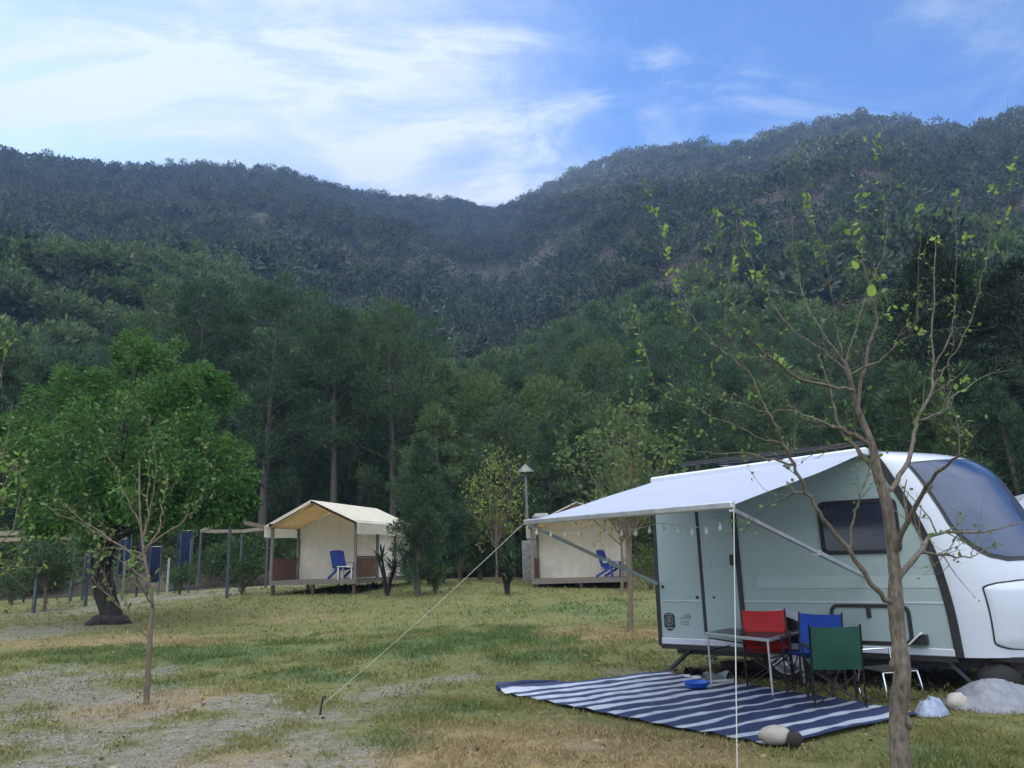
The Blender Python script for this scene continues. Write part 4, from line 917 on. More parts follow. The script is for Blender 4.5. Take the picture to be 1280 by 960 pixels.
def s_of_z(z):
    for i in range(ns_ - 1):
        if sc_[i][1] <= z <= sc_[i + 1][1]: return (i + (z - sc_[i][1]) / (sc_[i + 1][1] - sc_[i][1])) / (ns_ - 1)
    return 1.0
vs_ = [WC * (0.5 - 0.5 * math.cos(math.pi * j / 48)) for j in range(49)]
MB().grid([[nose(i / 60, v) for v in vs_] for i in range(61)]).build('front_shell', M['gelcoat'], cv)
prof = [(0.0, .38), (0.005, 1.2), (0.02, 2.08), (0.05, 2.36), (0.12, 2.50), (0.22, 2.53)] + [(2.74, 2.58)] + sc_[::-1][1:]
MB().prism(prof, (0, 0, 0), (1, 0, 0), (0, 0, 1), (0, 1, 0), WC).build('body', M['sage'], cv)
MB().grid([[Vector((0.12 + (2.76 - .12) * i / 8, v, 2.515 + 0.065 * i / 8 + 0.12 * max(0, 1 - abs(1 - 2 * v / WC) ** 2.6))) for v in vs_] for i in range(9)]).build('roof', M['gelcoat'], cv)
b = MB(); hw = 0.042; L1 = []; L2 = []
for i in range(0, ns_ - 4):
    p = Vector(sc_[i]); d = (Vector(sc_[min(i + 1, ns_ - 1)]) - Vector(sc_[max(i - 1, 0)])).normalized(); n = Vector((-d.y, d.x)); L1.append(p + n * hw); L2.append(p - n * hw)
MB().prism([tuple(p) for p in L1] + [tuple(p) for p in reversed(L2)], (0, -0.014, 0), (1, 0, 0), (0, 0, 1), (0, 1, 0), 0.03).build('trim_strip', M['black_trim'], cv)
MB().prism([(-0.012, .36), (0.04, .36), (0.045, 1.2), (0.06, 2.08), (0.03, 2.08), (-.007, 1.2)], (0, -0.012, 0), (1, 0, 0), (0, 0, 1), (0, 1, 0), 0.06).build('trim_strip', M['black_trim'], cv)
MB().box((0.655, -0.004, 1.28), (0.036, 0.016, 1.52)).build('trim_strip', M['black_trim'], cv); 
b = MB(); b.box((2.36, -0.0025, 1.145), (1.98, 0.007, 0.13)); b.build('light_band', M['sage_light'], cv)
b = MB(); b.box((1.72, -0.004, 0.925), (3.30, 0.011, 0.014)); b.build('pinstripe', M['gelcoat'], cv)
MB().box((1.72, -0.010, 0.425), (3.36, 0.024, 0.075), bev=0.006).build('skirt', M['gelcoat'], cv)
MB().box((1.72, 0.01, 0.355), (3.40, 0.03, 0.055)).build('sill_strip', M['black_trim'], cv)
# door with its hinge strip, handle and round-cornered pane outline
dr = MB().prism(rrect(0.685, 0.49, 1.125, 2.06, 0.05), (0, -0.012, 0), (1, 0, 0), (0, 0, 1), (0, 1, 0), 0.011).build('door', M['sage'], cv)
MB().frame(rrect(0.70, 1.30, 1.11, 2.00, 0.16), rrect(0.715, 1.315, 1.095, 1.985, 0.15), (0, -0.017, 0), (1, 0, 0), (0, 0, 1), (0, 1, 0), 0.004).build('pane_outline', M['sage_light'], dr)
MB().box((1.155, -0.008, 1.28), (0.055, 0.024, 1.55)).build('hinge_strip', M['black_trim'], dr)
MB().box((1.10, -0.026, 1.42), (0.085, 0.03, 0.13), bev=0.01).build('handle', M['black_trim'], dr)
for u, z in ((0.10, 1.10), (0.57, 0.97), (0.80, 0.97)): MB().lathe([(0.0, .012), (.016, .010), (.020, 0), (.020, -.01)], (u, -0.003, z), 12, Matrix(((1, 0, 0), (0, 0, -1), (0, 1, 0)))).build('lock', M['black_trim'], cv)
# side window
wf = MB().frame(rrect(2.18, 1.45, 3.04, 2.06, 0.08), rrect(2.225, 1.495, 2.995, 2.015, 0.05), (0, -0.02, 0), (1, 0, 0), (0, 0, 1), (0, 1, 0), 0.022).build('window', M['black_trim'], cv)
MB().prism(rrect(2.22, 1.49, 3.0, 2.02, 0.05), (0, -0.012, 0), (1, 0, 0), (0, 0, 1), (0, 1, 0), 0.010).build('pane', M['glass'], wf)
# service hatch
ht = MB().frame(rrect(2.19, .475, 3.03, .905, 0.09), rrect(2.225, .515, 2.99, .868, 0.06), (0, -0.016, 0), (1, 0, 0), (0, 0, 1), (0, 1, 0), 0.018).build('hatch', M['black_trim'], cv)
MB().box((2.61, -0.022, 0.815), (0.045, 0.02, 0.11), bev=0.006).build('handle', M['black_trim'], ht)
sk = MB().prism([(2.99, .50), (3.17, .50), (3.17, .60), (3.12, .60)], (0, -0.10, 0), (1, 0, 0), (0, 0, 1), (0, 1, 0), 0.10).build('socket_box', M['black_trim'], cv)
MB().add([cw(*p) for p in ()], []) if False else None
MB().prism([(2.985, .503), (3.005, .503), (3.125, .612), (3.115, .625)], (0, -0.16, 0), (1, 0, 0), (0, 0, 1), (0, 1, 0), 0.15).build('lid', M['white_paint'], sk)
# badge and sketch-like mark at the rear
bd = MB().prism([(0.085, .735), (0.105, .765), (0.16, .775), (0.215, .765), (0.235, .735), (0.235, .60), (0.20, .565), (0.16, .545), (0.12, .565), (0.085, .60)], (0, -0.006, 0), (1, 0, 0), (0, 0, 1), (0, 1, 0), 0.007).build('badge', M['black_trim'], cv)
g = MB(); AX = Matrix(((1, 0, 0), (0, 0, -1), (0, 1, 0)))
for k in range(24):
    a0, a1 = 2 * math.pi * k / 24, 2 * math.pi * (k + 1) / 24; g.beam((0.16 + .055 * math.cos(a0), -0.008, .675 + .055 * math.sin(a0)), (0.16 + .055 * math.cos(a1), -0.008, .675 + .055 * math.sin(a1)), 0.004, 0.010)
g.box((0.16, -0.008, .675), (0.062, 0.004, 0.016)); g.box((0.16, -0.008, .70), (0.03, 0.004, 0.02)); g.box((0.16, -0.008, .65), (0.03, 0.004, 0.014)); g.box((0.16, -0.008, .585), (0.10, 0.004, 0.018)); g.box((0.16, -0.008, .752), (0.09, 0.004, 0.012)); g.build('emblem', M['grey_mark'], bd)
g = MB()
for pts in ([(0.31, .70), (.34, .72), (.36, .705), (.385, .73), (.41, .72)], [(.40, .75), (.43, .765), (.465, .74), (.445, .705), (.41, .70), (.40, .75)], [(.42, .73), (.45, .735)], [(.32, .655), (.345, .67), (.37, .655), (.40, .672), (.43, .66)], [(.33, .63), (.36, .632)], [(.38, .635), (.44, .64)], [(.35, .745), (.37, .75)]):
    g.tube([(a, -0.002, z) for a, z in pts], 0.0055, 5)
g.build('sketch_mark', M['grey_mark'], cv)
# tinted front window with its gasket, locker lid
def patch(v0, v1, s0, s1, rnd, off, n=30, mm=26, rtop=0.0):
    rows = []
    for i in range(n + 1):
        s = s0 + (s1 - s0) * i / n; e = 0.0; t0 = i / n
        if t0 < rnd: e = 1 - math.sqrt(max(0, 1 - ((rnd - t0) / rnd) ** 2))
        if rtop and t0 > 1 - rtop: e = 1 - math.sqrt(max(0, 1 - ((t0 - 1 + rtop) / rtop) ** 2))
        a = v0 + e * 0.24; c = v1 - e * 0.24; rows.append([nose(s, a + (c - a) * (0.5 - 0.5 * math.cos(math.pi * j / mm)), off(i / n, j / mm) if callable(off) else off) for j in range(mm + 1)])
    return rows
s_b, s_t = s_of_z(1.36), s_of_z(2.40)
fw = MB().grid(patch(0.078, WC - 0.29, s_b - .012, s_t + .010, 0.30, 0.006)).build('front_window', M['black_trim'], cv)
MB().grid(patch(0.095, WC - 0.32, s_b + .002, s_t - .003, 0.30, 0.014)).build('pane', M['wind_glass'], fw)
MB().grid(patch(0.098, WC - 0.098, s_of_z(.445) - .002, s_of_z(1.125) + .004, 0.12, 0.005, rtop=0.12)).build('locker_seam', M['black_trim'], cv)
lk = MB().grid(patch(0.105, WC - 0.105, s_of_z(.45), s_of_z(1.12), 0.12, lambda a, c: 0.010 + 0.024 * min(1, 7 * min(a, 1 - a), 9 * min(c, 1 - c)), rtop=0.12)).build('locker_lid', M['gelcoat'], cv)
MB().box((3.95, WC / 2, .36), (0.9, 1.7, 0.05)).build('nose_underside', M['black_trim'], cv)
b = MB(); b.box((2.1, WC / 2, .30), (4.0, 1.5, 0.12)); b.box((1.62, WC / 2, .30), (0.10, 1.85, 0.10)); b.build('chassis', M['black_trim'], cv)
b = MB(); b.beam((4.0, 0.35, .33), (5.6, WC / 2 - .03, .42), 0.07, 0.10); b.beam((4.0, WC - .35, .33), (5.6, WC / 2 + .03, .42), 0.07, 0.10); b.tube([(5.6, WC / 2, .42), (5.85, WC / 2, .45)], 0.04, 8); b.build('drawbar', M['black_trim'], cv)
for v in (0.12, WC - 0.12):
    w = MB().lathe([(.20, -.085), (.28, -.095), (.305, -.06), (.31, 0), (.305, .06), (.28, .095), (.20, .085)], (1.62, v, .30), 32, Matrix(((1, 0, 0), (0, 0, -1), (0, 1, 0)))).build('wheel', M['tyre'], cv)
    r_ = MB(); r_.lathe([(.205, -.08), (.205, .08), (.19, .08), (.185, .03), (.04, .045), (.0, .05)], (1.62, v, .30), 32, Matrix(((1, 0, 0), (0, 0, -1), (0, 1, 0))))
    for k in range(5):
        a = k * 1.2566; r_.beam((1.62 + .03 * math.cos(a), v - .07, .30 + .03 * math.sin(a)), (1.62 + .2 * math.cos(a), v - .07, .30 + .2 * math.sin(a)), 0.045, 0.03)
    r_.build('rim', M['alu'], w)
arc = [(1.62 + .44 * math.cos(a), .40 + .44 * math.sin(a)) for a in np.linspace(0, math.pi, 20)]
MB().prism(arc, (0, -0.018, 0), (1, 0, 0), (0, 0, 1), (0, 1, 0), 0.017).build('wheel_arch', M['gelcoat'], cv)
MB().prism([(1.62 + .37 * math.cos(a), .39 + .37 * math.sin(a)) for a in np.linspace(0, math.pi, 20)], (0, -0.021, 0), (1, 0, 0), (0, 0, 1), (0, 1, 0), 0.02).build('arch_liner', M['black_trim'], cv)
for (a, c_) in (((0.40, .12, .34), (-0.06, .36, 0.02)), ((0.40, WC - .12, .34), (-0.06, WC - .36, 0.02)), ((3.28, .14, .34), (3.56, .22, 0.02)), ((3.28, WC - .14, .34), (3.56, WC - .22, 0.02))):
    j = MB(); j.beam(a, c_, 0.05, 0.035); j.box((c_[0], c_[1], .012), (0.14, 0.10, 0.024)); j.build('corner_jack', M['steel_blue'], cv)
b = MB(); b.beam((0.35, 0.30, 2.71), (2.72, 0.30, 2.74), 0.05, 0.05)
for u in (0.6, 1.5, 2.4): b.box((u, 0.30, 2.66), (0.06, 0.05, 0.08))
b.build('roof_rail', M['black_trim'], cv)
b = MB(); b.box((1.5, 1.15, 2.70), (1.5, 1.0, 0.035)); b.build('solar_panel', M['glass'], cv)
MB().box((1.77, -0.03, 2.29), (0.19, 0.06, 0.055), bev=0.01).build('door_light', M['white_paint'], cv)
g = MB()
for k in range(5): g.box((2.42 + k * 0.052, -0.003, 2.335 + (0.02 if k == 2 else 0)), (0.036, 0.006, 0.03 + 0.02 * (k == 2)))
g.build('side_mark', M['sage_light'], cv)
# awning
aw = thing('awning', 'white roll out awning stretched from the caravan side', 'awning', tuple(CO), CR)
MB().beam((0.08, -0.065, 2.475), (2.84, -0.065, 2.585), 0.125, 0.10, bev=0.02).build('case', M['gelcoat'], aw)
RL = CM.inverted() @ at(656, 653, 8.23); RRt = CM.inverted() @ at(917, 631, 5.75)
rows = []
for i in range(25):
    u = i / 24; a = Vector((0.12, -0.12, 2.46)).lerp(RL, u); c_ = Vector((2.80, -0.12, 2.57)).lerp(RRt, u); row = []
    for j in range(31):
        v = j / 30; p = a.lerp(c_, v); p.z -= 0.022 * math.sin(math.pi * u) * (0.35 + 0.65 * math.sin(math.pi * v)); p.z += 0.008 * math.sin(9 * v + 5 * u) * math.sin(math.pi * u); row.append(p)
    rows.append(row)
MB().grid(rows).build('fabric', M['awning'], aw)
MB().beam(RL, RRt, 0.05, 0.055, bev=0.01).build('lead_rail', M['alu'], aw)
def arm(p, q):
    b = MB(); m_ = p.lerp(q, 0.55); b.beam(p, m_, 0.030, 0.030); b.beam(m_, q, 0.040, 0.040); b.box(m_, (0.06, 0.06, 0.05)); b.build('arm', M['alu'], aw)
arm(RL + Vector((0.05, 0.02, -0.03)), Vector((0.03, -0.04, 1.14))); arm(RRt + Vector((-0.03, 0.02, -0.03)), Vector((2.62, -0.04, 1.21)))
# guy ropes and peg, fairy lights
def rope(label, p, q, r_, sag=0.03):
    t = thing('guy_rope', label, 'rope', tuple(q)); b = MB(); b.tube([Vector(p).lerp(Vector(q), i / 14) - Vector((0, 0, sag * math.sin(math.pi * i / 14))) for i in range(15)], r_, 6); b.build('line', M['rope'], t, True); return t
rl_w, rr_w = CM @ RL, CM @ RRt; pg = onz(400, 893, 0); an = onz(923, 1012, 0)
rope('pale guy rope running from the left awning corner down to the peg', rl_w, pg + Vector((0.02, 0, 0.09)), 0.0032)
rope('pale guy rope dropping almost straight from the right awning corner', rr_w, an + Vector((0, 0, 0.05)), 0.0038, 0.0)
for p, lb in ((pg, 'leaning steel tent peg driven into the gravel'), (an, 'steel tent peg holding the near guy rope')):
    b = MB(); b.tube([p + Vector((-.02, 0, -.1)), p + Vector((0.03, 0, .17))], 0.011, 7); b.tube([p + Vector((0.03, 0, .165)), p + Vector((0.05, 0, .18)), p + Vector((0.055, 0, .15))], 0.009, 6); tag(b.build('tent_peg', M['darkrock']), lb, 'peg')
fl = thing('string_lights', 'string of small pale bulbs hanging below the awning', 'string lights', tuple(rl_w)); cp = []
for i in range(29):
    u = i / 28; p = at(662 + (908 - 662) * u, 659 - 9 * u, 8.2 - 2.1 * u); p.z -= 0.05 * abs(math.sin(math.pi * u * 3)); cp.append(p)
MB().tube(cp, 0.0028, 5).build('cable', M['rope'], fl, True)
for i in range(1, 28, 2):
    p = cp[i]; MB().lathe([(.002, 0), (.007, -.008), (.008, -.02), (.014, -.033), (.017, -.048), (.012, -.062), (.002, -.068)], p, 10).build('bulb', M['bulb'], fl, True)

# ------------------------------------------------------------------ striped mat, table, chairs
mL, mN, mR, mB = onz(620, 868, 0), onz(973, 938, 0), onz(1152, 895, 0), onz(830, 842, 0); NM = 120; vv, ff, st = [], [], []
for i in range(NM + 1):
    for j in range(61):
        a, c_ = i / NM, j / 60; p = mL.lerp(mN, a).lerp(mB.lerp(mR, a), c_); w = float(fbm(p.x * 3 + 40, p.y * 3, 3))
        p.z = 0.030 + 0.026 * (w - 0.4) + 0.006 * math.sin(a * 75 + 3 * w) * (0.4 + w); e = min(a, 1 - a, c_, 1 - c_)
        if a < 0.05: p.z += 0.10 * (1 - a / 0.05) ** 1.5 * max(0, 1 - c_ * 2.2)
        vv.append((p.x, p.y, p.z)); st.append(a + 0.010 * (w - 0.5) + 0.0035 * math.sin(c_ * 18 + a * 9))
idx = np.arange((NM + 1) * 61).reshape(NM + 1, 61); ff = np.stack([idx[:-1, :-1], idx[:-1, 1:], idx[1:, 1:], idx[1:, :-1]], -1).reshape(-1, 4)
m = Mat('striped_mat'); a_ = m.n('ShaderNodeAttribute', attribute_name='across').outputs['Fac']; fr = m.math('FRACT', m.math('MULTIPLY', a_, 13.0))
strp = m.rng(m.math('ABSOLUTE', m.math('SUBTRACT', fr, 0.5)), 0.170, 0.21, 1.0, 0.0); dn = m.noise(5, 5, 0.6, 'Position')
c = m.mix(strp, m.ramp(dn, [(.3, (0.012, 0.020, 0.065)), (.7, (0.022, 0.034, 0.10))]), m.ramp(dn, [(.25, (0.24, 0.28, 0.36)), (.7, (0.46, 0.50, 0.58))]))
m.l(c, m.b.inputs['Base Color']); m.b.inputs['Roughness'].default_value = 0.55; m.bump(m.noise(45, 3, 0.6, 'Position'), 0.3, 0.01)
mat_o = np_mesh('ground_mat', vv, ff, m.m, None, True, {'across': st}); tag(mat_o, 'navy and white striped outdoor mat spread under the awning', 'mat')
b = MB(); b.tube([mL + Vector((0.02, -.02, .07)), mL.lerp(mB, 0.14) + Vector((0, 0, .08)), mL.lerp(mB, 0.33) + Vector((0, 0, .06))], [0.035, 0.045, 0.02], 10); b.build('curled_corner', M['navy'], mat_o)
TZ = 0.60; tc_ = [onz(882, 791, TZ), onz(960, 799, TZ), onz(1001, 789, TZ), onz(927, 782, TZ)]; tb0 = onz(945, 870, 0)
tbl = thing('camping_table', 'folding camping table with a dark top and thin metal legs', 'table', (tb0.x, tb0.y, 0.03)); cen = sum(tc_, Vector()) / 4
def quad_slab(c4, z0, z1): b = MB(); b.add([Vector((p.x, p.y, z0)) for p in c4] + [Vector((p.x, p.y, z1)) for p in c4], [(3, 2, 1, 0), (4, 5, 6, 7), (0, 1, 5, 4), (1, 2, 6, 5), (2, 3, 7, 6), (3, 0, 4, 7)]); return b
quad_slab([p.lerp(cen, 0.02) for p in tc_], TZ - 0.012, TZ + .004).build('tabletop', M['table_top'], tbl, True)
b = MB()
for i in range(4): b.beam(Vector((tc_[i].x, tc_[i].y, TZ - .012)), Vector((tc_[(i + 1) % 4].x, tc_[(i + 1) % 4].y, TZ - .012)), 0.022, 0.034, bev=0.004)
b.build('rim', M['alu'], tbl, True); ft = [p.lerp(cen, 0.04) for p in tc_]
for p in ft: MB().tube([(p.x, p.y, TZ - .03), (p.x, p.y, 0.035)], 0.012, 8).build('leg', M['alu'], tbl, True)
b = MB(); b.tube([(ft[0].x, ft[0].y, TZ - .06), (ft[2].x, ft[2].y, TZ - .22)], 0.008, 6); b.tube([(ft[1].x, ft[1].y, TZ - .06), (ft[3].x, ft[3].y, TZ - .22)], 0.008, 6)
for i in (1, 3): b.tube([(ft[i].x, ft[i].y, TZ - .2), (ft[(i + 1) % 4].x, ft[(i + 1) % 4].y, TZ - .2)], 0.008, 6)
b.build('brace', M['black_tube'], tbl, True)
p = onz(945, 787, TZ); tag(MB().lathe([(.0, .004), (.032, .004), (.036, .05), (.040, .085), (.036, .085), (.030, .012), (0, .012)], (p.x, p.y, TZ), 16).build('cup', M['white_paint']), 'white cup standing on the camping table', 'cup')
def camp_chair(label, loc, face, col, s=0.92):
    """face: direction the sitter looks, degrees from +Y clockwise"""
    t = thing('camp_chair', label, 'chair', tuple(loc), -R(face), 'folding chairs round the table'); t.scale = (s, s, s); hw = 0.25
    rows = [[Vector((x / 8 * hw, -0.22 + y / 8 * 0.44 - 0.0, 0.43 - 0.05 * math.sin(math.pi * (y / 8)) * (1 - (x / 8) ** 2) + 0.05 * (y / 8))) for x in range(-8, 9)] for y in range(9)]
    MB().grid(rows).grid([[p - Vector((0, 0, .012)) for p in r] for r in rows]).build('seat', col, t)
    rows = [[Vector((x / 8 * hw * 1.02, -0.22 - 0.02 - 0.11 * z / 8 - 0.035 * (1 - (x / 8) ** 2) * math.sin(math.pi * z / 8), 0.42 + z / 8 * 0.46 - 0.012 * (1 - (x / 8) ** 2) * (z == 8))) for x in range(-8, 9)] for z in range(9)]
    MB().grid(rows).grid([[p - Vector((0, .014, 0)) for p in r] for r in rows]).build('backrest', col, t)
    for sx_ in (-1, 1):
        x = sx_ * (hw + 0.015); MB().tube([(x, -0.20, 0.02), (x, -0.24, 0.42), (x, -0.355, 0.90)], 0.011, 8).build('back_post', M['black_tube'], t)
        MB().tube([(x, 0.22, 0.02), (x, 0.23, 0.64)], 0.011, 8).build('front_post', M['black_tube'], t)
        MB().box((x, -0.02, 0.645), (0.055, 0.50, 0.018), bev=0.006).build('armrest', M['black_cloth'], t)
        for (y0, y1) in ((-0.20, 0.22), (0.22, -0.20)): MB().tube([(x * .98, y0, 0.05), (x * .98, y1, 0.42)], 0.009, 6).build('leg', M['black_tube'], t)
    for (y, za, zb) in ((0.23, .05, .42), (-0.21, .05, .40)):
        for q in (-1, 1): MB().tube([(-q * hw, y, za), (q * hw, y, zb)], 0.009, 6).build('leg', M['black_tube'], t)
    return t
g1 = onz(1049, 884, 0.03); camp_chair('green folding chair turned with its back to the camera', (g1.x, g1.y + .05, 0.03), 10, M['green_cloth'], 0.87)
def seat_at(px, Y, face, d): p = at(px, 800, Y); return (p.x + d * math.sin(R(face)), p.y + d * math.cos(R(face)), 0.03)
camp_chair('blue folding chair standing behind the green one', seat_at(1027, 8.85, 222, 0.28), 222, M['blue_cloth'], 0.90)
camp_chair('red folding chair behind the table, facing the meadow', seat_at(957, 9.35, 196, 0.28), 196, M['red_cloth'], 0.92)

# ------------------------------------------------------------------ small things round the mat
p = onz(871, 860, 0.035); b = MB(); b.lathe([(0, .01), (.11, .01), (.125, .03), (.138, .06), (.150, .064), (.147, .070), (.132, .064), (.118, .03), (.10, .018), (0, .018)], p, 24); tag(b.build('basin', M['blue_plastic']), 'shallow blue plastic basin on the striped mat', 'basin')
p = onz(973, 933, 0.02); tag(boulder('rock', M['rock'], None, p + Vector((0, .04, .07)), 0.112, 61, (1.15, .7, .62)), 'pale rock weighing down the near corner of the mat', 'rock')
p = onz(990, 934, 0.02); tag(boulder('rock', M['darkrock'], None, p + Vector((.03, .03, .05)), 0.075, 62, (.9, .9, .8)), 'small dark rock beside the pale one on the mat', 'rock')
def crumple(name, label, cat, mat, c, sx_, sy_, h, seed, rz=0.0, amp=0.5):
    rows = []; g = seed * 7.7
    for i in range(26):
        row = []
        for j in range(40):
            a = 2 * math.pi * j / 40; r_ = i / 25; x = math.cos(a) * r_; y = math.sin(a) * r_; edge = 1 + 0.22 * (float(fbm(math.cos(a) * 1.5 + g, math.sin(a) * 1.5 + g, 3)) - .5) * 2
            k = float(fbm(x * 2.6 + g, y * 2.6 + 9 + g, 4)); z = h * max(0.0, (1 - r_ ** 2.2)) * (0.55 + amp * 1.6 * (k - .35)) + 0.03 * abs(math.sin(7 * k * 3.1)) * (1 - r_)
            q = Matrix.Rotation(rz, 3, 'Z') @ Vector((x * sx_ * edge, y * sy_ * edge, 0)); row.append(Vector(c) + q + Vector((0, 0, max(z, 0.0) + (0.012 if r_ < 1 else -0.01))))
        rows.append(row)
    return tag(MB().grid(rows[::-1], True, True).build(name, mat), label, cat)
p = onz(1243, 889, 0.0); crumple('tarp', 'crumpled grey plastic sheet heaped on the grass under the caravan nose', 'tarp', M['grey_sheet'], p + Vector((0.12, 0.2, 0)), 0.56, 0.34, 0.27, 3, 0.15)
p = onz(1168, 897, 0.0); crumple('plastic_bag', 'small crumpled pale plastic bag at the right corner of the mat', 'bag', M['pale_bag'], p + Vector((0.02, .08, 0.02)), 0.155, 0.12, 0.15, 5, 0.4, 0.8)
p = onz(1208, 890, 0.0); tag(boulder('rock', M['rock'], None, p + Vector((0, .12, .06)), 0.10, 66, (1.1, .9, .8)), 'grey rock tucked beside the grey plastic sheet', 'rock')
p = Vector((at(1250, 850, 8.4).x, 8.4, 0)); t = thing('duffel_bag', 'rounded black bag standing behind the grey sheet', 'bag', tuple(p)); rows = []
for i in range(15):
    th = math.pi * i / 14; rows.append([Vector((0.27 * math.sin(th) ** .8 * math.cos(a) if math.sin(th) > 0 else 0, 0.2 * max(0, math.sin(th)) ** .8 * math.sin(a), 0.27 + 0.27 * math.cos(th) * (1 + .06 * math.sin(3 * a)))) for a in np.linspace(0, 2 * math.pi, 24, endpoint=False)])
t.scale = (.85, .85, .58); MB().grid(rows, True, True).build('body', M['black_cloth'], t); MB().tube(crom([(-.16, 0, .46), (-.1, 0, .60), (.08, 0, .61), (.16, 0, .47)], 4), 0.014, 6).build('handle', M['black_tube'], t)
p = Vector((at(1237, 850, 8.02).x, 8.02, 0)); MBx = MB(); MBx.box((p.x, p.y, .125), (0.16, 0.13, 0.17), Matrix.Rotation(0.3, 3, 'Z') @ Matrix.Rotation(0.12, 3, 'Y'), 0.008)
tag(MBx.build('box', M['card']), 'small brown cardboard box between black bag and grey sheet', 'box')
# chrome tube stool behind the young tree
p = onz(1124, 884, 0.0) + Vector((0.05, .25, 0.03)); t = thing('folding_stool', 'chrome tube folding stool half hidden behind the young tree', 'stool', tuple(p), 0.25)
for x in (-.2, .2):
    MB().tube(crom([(x, -.17, .28), (x * 1.05, -.2, .08), (x, -.1, .012), (x, .1, .012), (x * 1.05, .2, .08), (x, .17, .28)], 5), 0.010, 8).build('side_frame', M['chrome'], t)
MB().tube([(-.2, -.17, .28), (.2, -.17, .28)], 0.009, 8).build('cross_tube', M['chrome'], t); MB().tube([(-.2, .17, .28), (-.2, .2, .46), (.2, .2, .46), (.2, .17, .28)], 0.009, 8).build('back_frame', M['chrome'], t)
MB().box((0, 0, .29), (0.42, 0.36, 0.018), bev=.005).build('seat', M['black_cloth'], t)
# shoes and pots under the caravan's rear
def shoe(label, px, py, rz, colm):
    p = onz(px, py, 0.03); t = thing('shoe', label, 'shoe', tuple(p), rz, 'shoes left beside the mat'); prof = [(-.13, .05, .09), (-.08, .055, .10), (-.02, .05, .085), (.04, .052, .06), (.10, .05, .045), (.135, .03, .03)]
    MB().grid([[Vector((x, w * math.cos(a), 0.02 + h * max(0, math.sin(a)))) for a in np.linspace(0, math.pi, 12)] for x, w, h in prof]).build('upper', colm, t); sole = [(x, w + .004) for x, w, h in prof]
    MB().prism([(x, w) for x, w in sole] + [(x, -w) for x, w in reversed(sole)], (0, 0, 0.0), (1, 0, 0), (0, 1, 0), (0, 0, 1), 0.026).build('sole', M['white_paint'], t)
shoe('black shoe with white sole at the rear edge of the mat', 868, 845, 0.6, M['black_cloth']); shoe('black shoe with white sole lying next to its pair', 877, 846, 0.9, M['black_cloth'])
shoe('grey shoe with white sole under the table', 893, 852, 0.2, M['grey_mark']); shoe('grey shoe turned sideways under the table', 905, 850, 1.9, M['grey_mark'])
p = onz(915, 846, 0.0); b = MB(); b.lathe([(0, .03), (.12, .03), (.125, .17), (.13, .175), (.12, .175), (.11, .05), (0, .05)], p, 20); b.tube([p + Vector((.12, 0, .15)), p + Vector((.28, .05, .17))], .012, 6); tag(b.build('pot', M['darkrock']), 'dark cooking pot on the ground below the caravan door', 'pot')
p = onz(1060, 852, 0) + Vector((0, .5, 0)); b = MB(); b.box((p.x, p.y, .14), (.34, .24, .28), Matrix.Rotation(.5, 3, 'Z'), .03); tag(b.build('water_container', M['zinc']), 'grey water container in the shade under the caravan', 'container')
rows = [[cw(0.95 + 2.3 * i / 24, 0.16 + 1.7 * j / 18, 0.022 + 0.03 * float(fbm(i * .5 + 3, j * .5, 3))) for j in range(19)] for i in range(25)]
tag(MB().grid(rows).build('shade_sheet', M['black_cloth']), 'black sheet added to deepen the shade below the caravan floor', 'shade_sheet')  # black sheet added under the caravan so the ground there reads as deep shade
# second caravan, far right, only its rounded top shows
p = at(1278, 760, 15.5); t = thing('caravan', 'plain white caravan whose rounded top peeks out at the right edge', 'caravan', (p.x, p.y, 0), R(-20)); pr = [(0, .45), (0.0, 1.6), (.12, 2.2), (.45, 2.5), (3.4, 2.5), (3.85, 2.2), (4.0, 1.6), (4.0, .45)]
MB().prism(pr, (0, 0, 0), (1, 0, 0), (0, 0, 1), (0, 1, 0), 2.0).build('body', M['gelcoat'], t)
w_ = MB().frame(rrect(.6, 1.35, 1.7, 1.95, .1), rrect(.65, 1.4, 1.65, 1.9, .07), (0, -.015, 0), (1, 0, 0), (0, 0, 1), (0, 1, 0), .014).build('window', M['black_trim'], t); MB().prism(rrect(.65, 1.4, 1.65, 1.9, .07), (0, -.008, 0), (1, 0, 0), (0, 0, 1), (0, 1, 0), .007).build('pane', M['glass'], w_)
for v in (.1, 1.9): MB().lathe([(.0, -.08), (.30, -.08), (.31, 0), (.30, .08), (0, .08)], (2.0, v, .31), 24, Matrix(((1, 0, 0), (0, 0, -1), (0, 1, 0)))).build('wheel', M['tyre'], t)
MB().box((2, 1, .40), (3.8, 1.7, .1)).build('chassis', M['black_trim'], t)

